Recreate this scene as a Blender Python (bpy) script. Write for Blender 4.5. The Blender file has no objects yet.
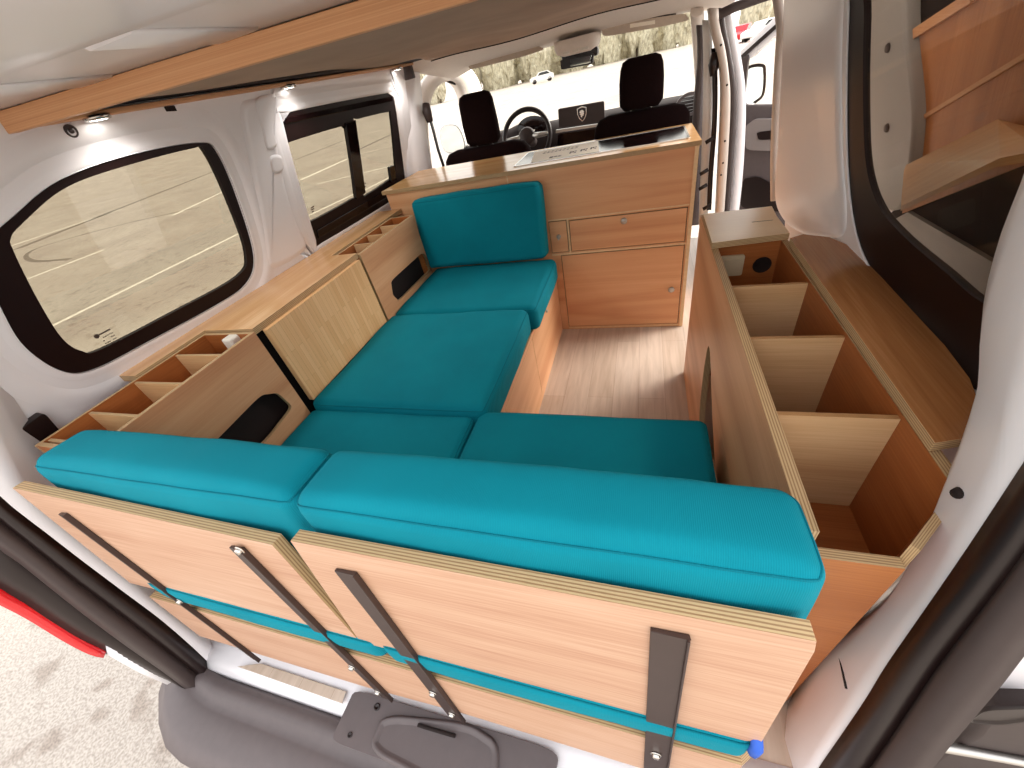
import bpy, bmesh, math, random
from mathutils import Vector as V, Matrix, noise
from mathutils.geometry import tessellate_polygon
random.seed(7)
S = bpy.context.scene
COL = S.collection
# ------------------------------------------------------------------ camera frame
F = 388.0
CX, CY = 512.0, 384.0
CAM = V((0, 0, 1.2))
def _d(p): return V((p[0]-CX, p[1]-CY, F))
Yc = _d((645, 44)).normalized()
Zc = -_d((630, 870)); Zc = (Zc - Yc*Yc.dot(Zc)).normalized()
Xc = Yc.cross(Zc)
R = Matrix((Xc, Yc, Zc))
def ray(p): return R @ _d(p)
def on(p, o, n):
    r = ray(p); n = V(n); t = (V(o)-CAM).dot(n)/r.dot(n); return CAM + r*t
def HX(p, x): return on(p, (x, 0, 0), (1, 0, 0))
def HY(p, y): return on(p, (0, y, 0), (0, 1, 0))
def HZ(p, z): return on(p, (0, 0, z), (0, 0, 1))

# ------------------------------------------------------------------ materials
def new_mat(name):
    m = bpy.data.materials.new(name); m.use_nodes = True
    nt = m.node_tree; b = nt.nodes['Principled BSDF']
    return m, nt, b
def lin(c):
    return tuple(((x/255)/12.92 if x/255 <= .04045 else ((x/255+.055)/1.055)**2.4) for x in c) + (1,)
def plain(name, rgb, rough=.5, metal=0, spec=.5, noise_amt=0.0, nscale=20, bump=0.0, coat=0):
    m, nt, b = new_mat(name)
    b.inputs['Roughness'].default_value = rough; b.inputs['Metallic'].default_value = metal
    b.inputs['Specular IOR Level'].default_value = spec
    b.inputs['Coat Weight'].default_value = coat
    c = lin(rgb); b.inputs['Base Color'].default_value = c
    tc = nt.nodes.new('ShaderNodeTexCoord')
    nz = nt.nodes.new('ShaderNodeTexNoise'); nz.inputs['Scale'].default_value = nscale; nz.inputs['Detail'].default_value = 4
    nt.links.new(tc.outputs['Object'], nz.inputs['Vector'])
    rp = nt.nodes.new('ShaderNodeValToRGB')
    a = max(noise_amt, .02)
    rp.color_ramp.elements[0].color = tuple(x*(1-a) for x in c[:3])+(1,); rp.color_ramp.elements[1].color = tuple(min(1, x*(1+a)) for x in c[:3])+(1,)
    rp.color_ramp.elements[0].position = .3; rp.color_ramp.elements[1].position = .7
    nt.links.new(nz.outputs['Fac'], rp.inputs['Fac']); nt.links.new(rp.outputs['Color'], b.inputs['Base Color'])
    if bump:
        bp = nt.nodes.new('ShaderNodeBump'); bp.inputs['Strength'].default_value = bump; bp.inputs['Distance'].default_value = .004
        nt.links.new(nz.outputs['Fac'], bp.inputs['Height']); nt.links.new(bp.outputs['Normal'], b.inputs['Normal'])
    return m
def wood(name, c0, c1, c2, su=1.2, sv=14, rough=.42, fig=.5, fine=.35):
    """veneer: grain runs along u of the UV map (metres)"""
    m, nt, b = new_mat(name); N = nt.nodes.new; Lk = nt.links.new
    b.inputs['Roughness'].default_value = rough; b.inputs['Specular IOR Level'].default_value = .35
    uv = N('ShaderNodeTexCoord')
    mp = N('ShaderNodeMapping'); mp.inputs['Scale'].default_value = (su, sv, 1); Lk(uv.outputs['UV'], mp.inputs['Vector'])
    n1 = N('ShaderNodeTexNoise'); n1.inputs['Scale'].default_value = 1; n1.inputs['Detail'].default_value = 3; n1.inputs['Distortion'].default_value = fig
    Lk(mp.outputs['Vector'], n1.inputs['Vector'])
    mp2 = N('ShaderNodeMapping'); mp2.inputs['Scale'].default_value = (6, 260, 1); Lk(uv.outputs['UV'], mp2.inputs['Vector'])
    n2 = N('ShaderNodeTexNoise'); n2.inputs['Scale'].default_value = 1; n2.inputs['Detail'].default_value = 2
    Lk(mp2.outputs['Vector'], n2.inputs['Vector'])
    mx = N('ShaderNodeMath'); mx.operation = 'MULTIPLY_ADD'; mx.inputs[1].default_value = fine; Lk(n2.outputs['Fac'], mx.inputs[0])
    ml = N('ShaderNodeMath'); ml.operation = 'MULTIPLY'; ml.inputs[1].default_value = 1-fine; Lk(n1.outputs['Fac'], ml.inputs[0])
    Lk(ml.outputs[0], mx.inputs[2])
    rp = N('ShaderNodeValToRGB'); e = rp.color_ramp.elements
    e[0].position = .34; e[0].color = lin(c0); e[1].position = .66; e[1].color = lin(c2)
    k = e.new(.5); k.color = lin(c1)
    Lk(mx.outputs[0], rp.inputs['Fac']); Lk(rp.outputs['Color'], b.inputs['Base Color'])
    bp = N('ShaderNodeBump'); bp.inputs['Strength'].default_value = .12; bp.inputs['Distance'].default_value = .001
    Lk(n2.outputs['Fac'], bp.inputs['Height']); Lk(bp.outputs['Normal'], b.inputs['Normal'])
    return m
def ply_edge(name, light, dark, layers=4.5):
    m, nt, b = new_mat(name); N = nt.nodes.new; Lk = nt.links.new
    b.inputs['Roughness'].default_value = .6
    uv = N('ShaderNodeTexCoord'); sp = N('ShaderNodeSeparateXYZ'); Lk(uv.outputs['UV'], sp.inputs[0])
    ml = N('ShaderNodeMath'); ml.operation = 'MULTIPLY'; ml.inputs[1].default_value = layers; Lk(sp.outputs['Y'], ml.inputs[0])
    fr = N('ShaderNodeMath'); fr.operation = 'PINGPONG'; fr.inputs[1].default_value = .5; Lk(ml.outputs[0], fr.inputs[0])
    nz = N('ShaderNodeTexNoise'); nz.inputs['Scale'].default_value = 35; nz.inputs['Detail'].default_value = 3; Lk(uv.outputs['UV'], nz.inputs['Vector'])
    ad = N('ShaderNodeMath'); ad.operation = 'MULTIPLY_ADD'; ad.inputs[1].default_value = .3; Lk(nz.outputs['Fac'], ad.inputs[0]); Lk(fr.outputs[0], ad.inputs[2])
    rp = N('ShaderNodeValToRGB'); e = rp.color_ramp.elements
    e[0].position = .28; e[0].color = lin(dark); e[1].position = .45; e[1].color = lin(light)
    Lk(ad.outputs[0], rp.inputs['Fac']); Lk(rp.outputs['Color'], b.inputs['Base Color'])
    return m
def fabric(name, rgb, rgb2, scale=420):
    m, nt, b = new_mat(name); N = nt.nodes.new; Lk = nt.links.new
    b.inputs['Roughness'].default_value = .85; b.inputs['Specular IOR Level'].default_value = .15
    b.inputs['Sheen Weight'].default_value = .12; b.inputs['Sheen Tint'].default_value = lin((60, 200, 215))
    tc = N('ShaderNodeTexCoord')
    w = N('ShaderNodeTexWave'); w.inputs['Scale'].default_value = scale/6.28; w.inputs['Distortion'].default_value = .3; w.bands_direction = 'X'
    Lk(tc.outputs['Object'], w.inputs['Vector'])
    nz = N('ShaderNodeTexNoise'); nz.inputs['Scale'].default_value = 6; nz.inputs['Detail'].default_value = 5; Lk(tc.outputs['Object'], nz.inputs['Vector'])
    ad = N('ShaderNodeMath'); ad.operation = 'MULTIPLY_ADD'; ad.inputs[1].default_value = .25; Lk(w.outputs['Fac'], ad.inputs[0]); Lk(nz.outputs['Fac'], ad.inputs[2])
    rp = N('ShaderNodeValToRGB'); e = rp.color_ramp.elements
    e[0].position = .35; e[0].color = lin(rgb); e[1].position = .85; e[1].color = lin(rgb2)
    Lk(ad.outputs[0], rp.inputs['Fac']); Lk(rp.outputs['Color'], b.inputs['Base Color'])
    bp = N('ShaderNodeBump'); bp.inputs['Strength'].default_value = .25; bp.inputs['Distance'].default_value = .0012
    Lk(w.outputs['Fac'], bp.inputs['Height']); Lk(bp.outputs['Normal'], b.inputs['Normal'])
    return m
def glass(name, tint, gloss=.06):
    m, nt, b = new_mat(name); N = nt.nodes.new; Lk = nt.links.new
    nt.nodes.remove(b)
    t = N('ShaderNodeBsdfTransparent'); t.inputs['Color'].default_value = tint + (1,)
    g = N('ShaderNodeBsdfGlossy'); g.inputs['Roughness'].default_value = .02
    mx = N('ShaderNodeMixShader'); mx.inputs[0].default_value = gloss
    Lk(t.outputs[0], mx.inputs[1]); Lk(g.outputs[0], mx.inputs[2]); Lk(mx.outputs[0], nt.nodes['Material Output'].inputs['Surface'])
    return m
def emit(name, rgb, s):
    m, nt, b = new_mat(name); b.inputs['Emission Color'].default_value = lin(rgb); b.inputs['Emission Strength'].default_value = s
    return m

M = {}
M['panel'] = wood('okoume_pale', (174, 130, 104), (189, 149, 122), (200, 164, 138), su=.7, sv=14, fig=.3, fine=.5)
M['front'] = wood('okoume_front', (206, 146, 104), (220, 166, 122), (230, 180, 138), su=.5, sv=9, fig=.9, fine=.15)
M['unit'] = wood('okoume_unit', (194, 136, 96), (210, 156, 114), (222, 172, 132), su=.6, sv=9, fig=.8, fine=.2)
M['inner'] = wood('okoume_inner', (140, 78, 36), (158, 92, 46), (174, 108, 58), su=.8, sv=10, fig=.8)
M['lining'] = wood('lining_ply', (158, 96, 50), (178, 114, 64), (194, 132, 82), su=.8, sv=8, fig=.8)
M['lit_ply'] = wood('ply_lit_top', (228, 198, 156), (236, 208, 168), (242, 216, 178), su=.8, sv=8, fig=.6, rough=.3)  # paler tone puts daylight on the compartment unit's top into the wood colour
M['divider'] = wood('divider_ply', (196, 152, 106), (210, 170, 124), (222, 186, 142), su=.8, sv=8, fig=.6)
M['ledge'] = wood('ledge_lacquered', (196, 146, 100), (210, 164, 116), (222, 180, 136), su=.7, sv=9, rough=.25, fig=1.6)
M['darkledge'] = wood('ledge_oiled', (150, 98, 56), (168, 114, 69), (184, 130, 84), su=.9, sv=8, rough=.18, fig=2.0)
M['top'] = wood('worktop_lacquered', (186, 138, 88), (206, 160, 108), (220, 178, 126), su=.9, sv=9, rough=.2, fig=1.2)
M['strip'] = wood('strip_wood', (192, 136, 94), (206, 152, 108), (218, 168, 126), su=.8, sv=16, rough=.5, fig=.4)
M['edge'] = ply_edge('ply_edge', (194, 164, 122), (148, 114, 78))
M['edged'] = ply_edge('ply_edge_warm', (196, 150, 98), (140, 96, 54))
M['teal'] = fabric('teal_fabric', (0, 114, 131), (0, 126, 143), 900)
M['seam'] = fabric('teal_seam', (0, 100, 116), (0, 110, 126), 900)
M['white'] = plain('white_paint', (228, 224, 226), .32, spec=.5, noise_amt=.01, nscale=3, coat=.1)
M['cabwhite'] = plain('cab_lining', (222, 212, 202), .8, noise_amt=.03, nscale=60)
M['roof'] = plain('roof_fabric', (172, 148, 130), .95, noise_amt=.10, nscale=5, bump=.2)
M['grey'] = plain('grey_plastic', (92, 82, 82), .55, noise_amt=.05, nscale=40, bump=.05)
M['dgrey'] = plain('dark_plastic', (58, 46, 44), .55, noise_amt=.05, nscale=40, bump=.05)
M['black'] = plain('black_rubber', (26, 12, 11), .4, noise_amt=.05)
M['gloss'] = plain('black_gloss', (22, 10, 10), .12, noise_amt=.02, spec=.2)
M['edgelight'] = plain('ply_edge_light', (226, 194, 150), .6, noise_amt=.08, nscale=80)
M['frit'] = plain('black_frit', (24, 8, 8), .45, noise_amt=.02, spec=.2)
M['metal'] = plain('black_steel', (60, 45, 41), .4, metal=.2, noise_amt=.06, nscale=60)
M['chrome'] = plain('steel', (200, 196, 190), .25, metal=1)
M['satin'] = plain('satin_steel', (190, 186, 180), .38, metal=.9)
M['midgrey'] = plain('mid_grey_plastic', (140, 131, 128), .5)
M['dash'] = plain('dash_black', (34, 24, 22), .8, noise_amt=.05, nscale=60, spec=.2)
M['seat'] = plain('seat_cloth', (22, 9, 9), .95, spec=.1, noise_amt=.15, nscale=120)
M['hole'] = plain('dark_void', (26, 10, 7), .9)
M['whiteplastic'] = plain('white_plastic', (222, 216, 206), .4)
M['ivory'] = plain('ivory_plastic', (205, 190, 160), .4)
M['red'] = plain('red_lens', (215, 20, 30), .15, coat=.5)
M['paper'] = plain('paper', (246, 238, 222), .6)
M['ink'] = plain('ink', (70, 55, 48), .7)
M['doorgrey'] = plain('primer_grey', (150, 148, 146), .35)
M['leaf'] = plain('foliage', (184, 176, 152), .9, noise_amt=.35, nscale=3)
M['bark'] = plain('bark', (92, 74, 58), .9, noise_amt=.2)
M['carred'] = plain('red_car_paint', (200, 30, 40), .25)
M['carwhite'] = plain('white_car_paint', (232, 230, 226), .25)
M['blue'] = plain('blue_cloth', (40, 90, 190), .7)
M['cargls'] = plain('dark_car_glass', (40, 42, 44), .1)
M['gl_left'] = glass('tinted_glass', (.60, .575, .51), .03)
M['gl_right'] = glass('dark_tinted_glass', (.80, .75, .68), .03)
M['gl_clear'] = glass('clear_glass', (.97, .97, .95), .03)
M['mirror'] = plain('mirror_glass', (225, 228, 226), .04, metal=1)
M['led'] = emit('led_lens', (255, 250, 240), 9)

def bamboo_mat():
    m, nt, b = new_mat('bamboo'); N = nt.nodes.new; Lk = nt.links.new
    b.inputs['Roughness'].default_value = .4
    uv = N('ShaderNodeTexCoord')
    br = N('ShaderNodeTexBrick'); br.inputs['Scale'].default_value = 1; br.inputs['Mortar Size'].default_value = .0004
    br.inputs['Brick Width'].default_value = .22; br.inputs['Row Height'].default_value = .018
    br.inputs['Color1'].default_value = lin((240, 194, 142)); br.inputs['Color2'].default_value = lin((230, 178, 124)); br.inputs['Mortar'].default_value = lin((196, 146, 90))
    Lk(uv.outputs['UV'], br.inputs['Vector'])
    mp = N('ShaderNodeMapping'); mp.inputs['Scale'].default_value = (4, 200, 1); Lk(uv.outputs['UV'], mp.inputs['Vector'])
    nz = N('ShaderNodeTexNoise'); nz.inputs['Scale'].default_value = 1; Lk(mp.outputs['Vector'], nz.inputs['Vector'])
    mx = N('ShaderNodeMix'); mx.data_type = 'RGBA'; mx.blend_type = 'MULTIPLY'; mx.inputs['Factor'].default_value = .18
    rp = N('ShaderNodeValToRGB'); rp.color_ramp.elements[0].color = (.6, .5, .4, 1); rp.color_ramp.elements[0].position = .3; rp.color_ramp.elements[1].position = .6
    Lk(nz.outputs['Fac'], rp.inputs['Fac']); Lk(br.outputs['Color'], mx.inputs['A']); Lk(rp.outputs['Color'], mx.inputs['B'])
    Lk(mx.outputs['Result'], b.inputs['Base Color'])
    return m
M['bamboo'] = bamboo_mat()
def floor_mat():
    m, nt, b = new_mat('vinyl_planks'); N = nt.nodes.new; Lk = nt.links.new
    b.inputs['Roughness'].default_value = .38
    uv = N('ShaderNodeTexCoord')
    mp0 = N('ShaderNodeMapping'); mp0.inputs['Rotation'].default_value = (0, 0, math.pi/2); Lk(uv.outputs['Object'], mp0.inputs['Vector'])
    br = N('ShaderNodeTexBrick'); br.inputs['Scale'].default_value = 1; br.inputs['Mortar Size'].default_value = .0006
    br.inputs['Brick Width'].default_value = .9; br.inputs['Row Height'].default_value = .11
    br.inputs['Color1'].default_value = lin((206, 188, 172)); br.inputs['Color2'].default_value = lin((194, 174, 156)); br.inputs['Mortar'].default_value = lin((160, 134, 116))
    Lk(mp0.outputs['Vector'], br.inputs['Vector'])
    mp = N('ShaderNodeMapping'); mp.inputs['Scale'].default_value = (45, 4, 1); Lk(uv.outputs['Object'], mp.inputs['Vector'])
    nz = N('ShaderNodeTexNoise'); nz.inputs['Scale'].default_value = 1; nz.inputs['Detail'].default_value = 5; nz.inputs['Distortion'].default_value = .5; Lk(mp.outputs['Vector'], nz.inputs['Vector'])
    rp = N('ShaderNodeValToRGB'); rp.color_ramp.elements[0].color = (.70, .66, .62, 1); rp.color_ramp.elements[0].position = .3; rp.color_ramp.elements[1].position = .65
    mx = N('ShaderNodeMix'); mx.data_type = 'RGBA'; mx.blend_type = 'MULTIPLY'; mx.inputs['Factor'].default_value = .7
    Lk(nz.outputs['Fac'], rp.inputs['Fac']); Lk(br.outputs['Color'], mx.inputs['A']); Lk(rp.outputs['Color'], mx.inputs['B'])
    Lk(mx.outputs['Result'], b.inputs['Base Color'])
    return m
M['floor'] = floor_mat()
def ground_mat():
    m, nt, b = new_mat('worn_asphalt'); N = nt.nodes.new; Lk = nt.links.new
    b.inputs['Roughness'].default_value = .55; b.inputs['Specular IOR Level'].default_value = .6
    tc = N('ShaderNodeTexCoord')
    n1 = N('ShaderNodeTexNoise'); n1.inputs['Scale'].default_value = .45; n1.inputs['Detail'].default_value = 8; n1.inputs['Roughness'].default_value = .6
    n2 = N('ShaderNodeTexNoise'); n2.inputs['Scale'].default_value = 110; n2.inputs['Detail'].default_value = 3
    n3 = N('ShaderNodeTexNoise'); n3.inputs['Scale'].default_value = 5; n3.inputs['Detail'].default_value = 5
    for n in (n1, n2, n3): Lk(tc.outputs['Object'], n.inputs['Vector'])
    rp = N('ShaderNodeValToRGB'); e = rp.color_ramp.elements
    e[0].position = .35; e[0].color = lin((168, 155, 144)); e[1].position = .65; e[1].color = lin((190, 180, 168))
    Lk(n1.outputs['Fac'], rp.inputs['Fac'])
    r2 = N('ShaderNodeValToRGB'); r2.color_ramp.elements[0].color = (.62, .6, .58, 1); r2.color_ramp.elements[0].position = .35; r2.color_ramp.elements[1].position = .6; r2.color_ramp.elements[1].color = (1, 1, 1, 1)
    Lk(n2.outputs['Fac'], r2.inputs['Fac'])
    r3 = N('ShaderNodeValToRGB'); r3.color_ramp.elements[0].color = (.60, .53, .48, 1); r3.color_ramp.elements[0].position = .36; r3.color_ramp.elements[1].position = .44
    Lk(n3.outputs['Fac'], r3.inputs['Fac'])
    mx = N('ShaderNodeMix'); mx.data_type = 'RGBA'; mx.blend_type = 'MULTIPLY'; mx.inputs['Factor'].default_value = 1
    Lk(rp.outputs['Color'], mx.inputs['A']); Lk(r2.outputs['Color'], mx.inputs['B'])
    m2 = N('ShaderNodeMix'); m2.data_type = 'RGBA'; m2.blend_type = 'MULTIPLY'; m2.inputs['Factor'].default_value = .7
    Lk(mx.outputs['Result'], m2.inputs['A']); Lk(r3.outputs['Color'], m2.inputs['B'])
    Lk(m2.outputs['Result'], b.inputs['Base Color'])
    return m
M['ground'] = ground_mat()
M['line'] = plain('road_paint', (226, 220, 208), .8, noise_amt=.08, nscale=12)
M['tyre'] = plain('tyre_mark', (120, 110, 100), .9, noise_amt=.1, nscale=8)

# ------------------------------------------------------------------ mesh helpers
class MB:
    def __init__(s):
        s.bm = bmesh.new(); s.uv = s.bm.loops.layers.uv.new('UVMap')
    def face(s, pts, mi=0, uvs=None, smooth=False):
        vs = [s.bm.verts.new(p) for p in pts]
        f = s.bm.faces.new(vs); f.material_index = mi; f.smooth = smooth
        if uvs:
            for l, c in zip(f.loops, uvs): l[s.uv].uv = c
        return f
    def slab(s, o, u, v, poly, th, holes=(), rot=False, caps=0, sides=1, n=None, sm=False):
        """polygon in the (u,v) plane at o, extruded by th along n (u x v)"""
        o = V(o); u = V(u).normalized(); v = V(v).normalized(); n = V(n).normalized() if n else u.cross(v)
        P = lambda q, h: o + u*q[0] + v*q[1] + n*h
        loops = [list(poly)] + [list(h) for h in holes]
        tris = tessellate_polygon([[V((q[0], q[1], 0)) for q in L] for L in loops])
        flat = [q for L in loops for q in L]
        off = (random.random()*9, random.random()*9)
        va = [s.bm.verts.new(P(q, 0)) for q in flat]; vb = [s.bm.verts.new(P(q, th)) for q in flat]
        UV = lambda q: ((q[1], q[0]) if rot else (q[0], q[1]))
        for t in tris:
            a, b, c = t
            A, B, Cc = flat[a], flat[b], flat[c]
            if abs((B[0]-A[0])*(Cc[1]-A[1])-(B[1]-A[1])*(Cc[0]-A[0])) < 1e-12: continue
            for vs in (va, vb):
                try:
                    f = s.bm.faces.new([vs[a], vs[b], vs[c]])
                except ValueError: continue
                f.material_index = caps
                for l, i in zip(f.loops, t):
                    q = UV(flat[i]); l[s.uv].uv = (q[0]+off[0], q[1]+off[1])
        k = 0
        for L in loops:
            m = len(L); d = 0
            for i in range(m):
                j = (i+1) % m
                e = math.dist(L[i], L[j])
                f = s.bm.faces.new([va[k+i], va[k+j], vb[k+j], vb[k+i]]); f.material_index = sides; f.smooth = sm
                for l, c in zip(f.loops, ((d, 0), (d+e, 0), (d+e, 1), (d, 1))): l[s.uv].uv = c
                d += e
            k += m
        return s
    def box(s, lo, hi, mi=0, rot=None):
        x0, y0, z0 = lo; x1, y1, z1 = hi
        off = random.random()*9
        c = [V((x, y, z)) for x in (x0, x1) for y in (y0, y1) for z in (z0, z1)]
        if rot: c = [rot @ p for p in c]
        vs = [s.bm.verts.new(p) for p in c]
        dx, dy, dz = x1-x0, y1-y0, z1-z0
        for idx, (a, b) in (((0, 1, 3, 2), (dz, dy)), ((4, 6, 7, 5), (dy, dz)), ((0, 4, 5, 1), (dx, dz)), ((2, 3, 7, 6), (dz, dx)), ((0, 2, 6, 4), (dy, dx)), ((1, 5, 7, 3), (dx, dy))):
            f = s.bm.faces.new([vs[i] for i in idx]); f.material_index = mi
            uv = ((0, 0), (a, 0), (a, b), (0, b))
            for l, q in zip(f.loops, uv):
                q = q if a >= b else (q[1], q[0]); l[s.uv].uv = (q[0]+off, q[1]+off)
        return s
    def tube(s, pts, r, seg=10, mi=0, closed=False, cap=True):
        pts = [V(p) for p in pts]; n = len(pts); rr = r if isinstance(r, (list, tuple)) else [r]*n
        prev = None; rings = []
        for i, p in enumerate(pts):
            a = pts[(i-1) % n] if (closed or i > 0) else p; b = pts[(i+1) % n] if (closed or i < n-1) else p
            t = (b-a).normalized()
            if prev is None:
                ref = V((0, 0, 1)) if abs(t.z) < .9 else V((1, 0, 0)); nx = t.cross(ref).normalized()
            else: nx = (prev - t*prev.dot(t)).normalized()
            prev = nx; ny = t.cross(nx)
            rings.append([s.bm.verts.new(p + (nx*math.cos(k*2*math.pi/seg)+ny*math.sin(k*2*math.pi/seg))*rr[i]) for k in range(seg)])
        for i in range(n if closed else n-1):
            A, B = rings[i], rings[(i+1) % n]
            for k in range(seg):
                f = s.bm.faces.new([A[k], A[(k+1) % seg], B[(k+1) % seg], B[k]]); f.smooth = True; f.material_index = mi
        if cap and not closed:
            for rg in (rings[0][::-1], rings[-1]): s.bm.faces.new(rg).material_index = mi
        return s
    def lathe(s, prof, mat, seg=20, mi=0):
        """prof: (r,h) list; mat: 4x4 with z the axis"""
        rings = []
        for r, h in prof:
            if r < 1e-6: rings.append([s.bm.verts.new(mat @ V((0, 0, h)))])
            else: rings.append([s.bm.verts.new(mat @ V((r*math.cos(k*2*math.pi/seg), r*math.sin(k*2*math.pi/seg), h))) for k in range(seg)])
        for A, B in zip(rings, rings[1:]):
            for k in range(seg):
                a = [A[k % len(A)], A[(k+1) % len(A)], B[(k+1) % len(B)], B[k % len(B)]]
                q = []
                [q.append(x) for x in a if x not in q]
                if len(q) > 2:
                    f = s.bm.faces.new(q); f.smooth = True; f.material_index = mi
        return s
    def grid(s, rows, mi=0, smooth=True, closed=False):
        vs = [[s.bm.verts.new(p) for p in r] for r in rows]
        for i in range(len(vs)-1):
            m = len(vs[i])
            for j in range(m if closed else m-1):
                k = (j+1) % m
                f = s.bm.faces.new([vs[i][j], vs[i][k], vs[i+1][k], vs[i+1][j]]); f.smooth = smooth; f.material_index = mi
                for l, c in zip(f.loops, ((j, i), (j+1, i), (j+1, i+1), (j, i+1))): l[s.uv].uv = (c[0]*.05, c[1]*.05)
        return s
    def loft(s, rings, mi=0, cap=True):
        s.grid(rings, mi, True, True)
        if cap:
            s.face(rings[0][::-1], mi); s.face(rings[-1], mi)
        return s
    def build(s, name, mats, parent=None, bevel=0, solid=0, sub=0, seg=2, angle=40, offset=-1):
        bmesh.ops.remove_doubles(s.bm, verts=s.bm.verts, dist=1e-6)
        bmesh.ops.recalc_face_normals(s.bm, faces=s.bm.faces)
        me = bpy.data.meshes.new(name); s.bm.to_mesh(me); s.bm.free()
        for m in (mats if isinstance(mats, (list, tuple)) else [mats]): me.materials.append(m)
        o = bpy.data.objects.new(name, me); COL.objects.link(o)
        if parent: o.parent = parent; o.matrix_parent_inverse = Matrix.Translation(-parent.location)
        if solid:
            md = o.modifiers.new('solid', 'SOLIDIFY'); md.thickness = solid; md.offset = offset
        if sub:
            md = o.modifiers.new('sub', 'SUBSURF'); md.levels = sub; md.render_levels = sub
        if bevel:
            md = o.modifiers.new('bevel', 'BEVEL'); md.width = bevel; md.segments = seg; md.limit_method = 'ANGLE'; md.angle_limit = math.radians(angle)
        return o
def tag(o, label, cat, group=None):
    o['label'] = label; o['category'] = cat
    if group: o['group'] = group
    return o
def struct(o, label=None, cat=None):
    o['kind'] = 'structure'
    if label: o['label'] = label
    if cat: o['category'] = cat
    return o
def thing(name, loc, label, cat, group=None):
    o = bpy.data.objects.new(name, None); COL.objects.link(o); o.location = V(loc); o.empty_display_size = .05
    return tag(o, label, cat, group)
def spline(pts, n=8, closed=True):
    pts = [V(p) for p in pts]; m = len(pts); out = []
    for i in range(m if closed else m-1):
        p0 = pts[(i-1) % m] if closed or i > 0 else pts[i]; p1 = pts[i]; p2 = pts[(i+1) % m]
        p3 = pts[(i+2) % m] if closed or i+2 < m else p2
        for k in range(n):
            t = k/n
            out.append(.5*((2*p1)+(p2-p0)*t+(2*p0-5*p1+4*p2-p3)*t*t+(3*p1-p0-3*p2+p3)*t**3))
    if not closed: out.append(pts[-1])
    return out
def rrect(x0, y0, x1, y1, r, n=6):
    out = []
    for cx, cy, a in ((x1-r, y0+r, -90), (x1-r, y1-r, 0), (x0+r, y1-r, 90), (x0+r, y0+r, 180)):
        for k in range(n+1):
            t = math.radians(a+90*k/n); out.append((cx+r*math.cos(t), cy+r*math.sin(t)))
    return out
def rect(x0, y0, x1, y1): return [(x0, y0), (x1, y0), (x1, y1), (x0, y1)]
EX, EY, EZ = V((1, 0, 0)), V((0, 1, 0)), V((0, 0, 1))
def axis_mat(loc, axis):
    return Matrix.Translation(V(loc)) @ V(axis).to_track_quat('Z', 'Y').to_matrix().to_4x4()

# panels with plywood edges in the three main planes
def pan_x(mb, x, th, poly, holes=(), rot=False, caps=0, sides=1):   # in y,z plane, thickness along +x
    return mb.slab((x, 0, 0), EY, EZ, poly, th, holes, rot, caps, sides)
def pan_y(mb, y, th, poly, holes=(), rot=False, caps=0, sides=1):   # in x,z plane, thickness along +y
    return mb.slab((0, y, 0), EX, EZ, poly, th, holes, rot, caps, sides, n=EY)
def pan_z(mb, z, th, poly, holes=(), rot=False, caps=0, sides=1):   # in x,y plane, thickness along +z
    return mb.slab((0, 0, z), EX, EY, poly, th, holes, rot, caps, sides)
def WD(face='unit', edge='edge'): return [M[face], M[edge]]

# ------------------------------------------------------------------ GROUND
GZ = -.62
g = MB()
g.box((-1500, -60, GZ-.2), (900, 1500, GZ))
def ground_strip(a, b, w, mi, h=.003):
    a, b = V(a), V(b); d = (b-a).normalized(); n = V((-d.y, d.x, 0))*w/2
    g.slab((0, 0, GZ), EX, EY, [tuple((p)[:2]) for p in (a-n, b-n, b+n, a+n)], h, caps=mi, sides=mi)
for (p, q, w, mi) in (((58, 323), (242, 232), .12, 1), ((35, 276), (98, 252), .16, 1), ((8, 247), (112, 212), .3, 1), ((180, 212), (235, 186), .2, 1),
                      ((312, 214), (350, 196), .10, 1), ((305, 178), (345, 160), .3, 1), ((300, 158), (340, 142), .3, 2), ((365, 190), (394, 175), .10, 1), ((358, 150), (392, 134), .3, 2), ((60, 232), (230, 165), .5, 2)):
    a, b = HZ(p, GZ), HZ(q, GZ); d = b-a
    ground_strip(a-d*.1, b+d*.1, w, mi)
arc = [HZ(p, GZ) for p in ((200, 207), (120, 225), (50, 244), (27, 254), (34, 261), (70, 259))]
arc = spline(arc, 6, False)
for a, b in zip(arc, arc[1:]): ground_strip(a, b, .16, 2, .002)
for (a, b) in (((-12, 14), (14, 26)), ((-16, 22), (10, 38)), ((4, 6), (22, 30))): ground_strip((*a, GZ), (*b, GZ), .15, 1)
struct(g.build('ground', [M['ground'], M['line'], M['tyre']]))

bk_ = MB(); bk_.grid([[V((x, y, GZ+h)) for y in (-60, 0, 60, 140, 260)] for x, h in ((-55, -.05), (-70, 1.2), (-110, 6), (-170, 12), (-260, 15))])
struct(bk_.build('bank', M['ground']), 'paved bank rising beyond the car park on the left', 'bank')
# ------------------------------------------------------------------ VAN SHELL
XL, XR = -1.36, .46
# floor
fl = MB(); fl.box((-1.36, .13, -.03), (.5, 3.2, 0)); struct(fl.build('floor', M['floor']))

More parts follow.
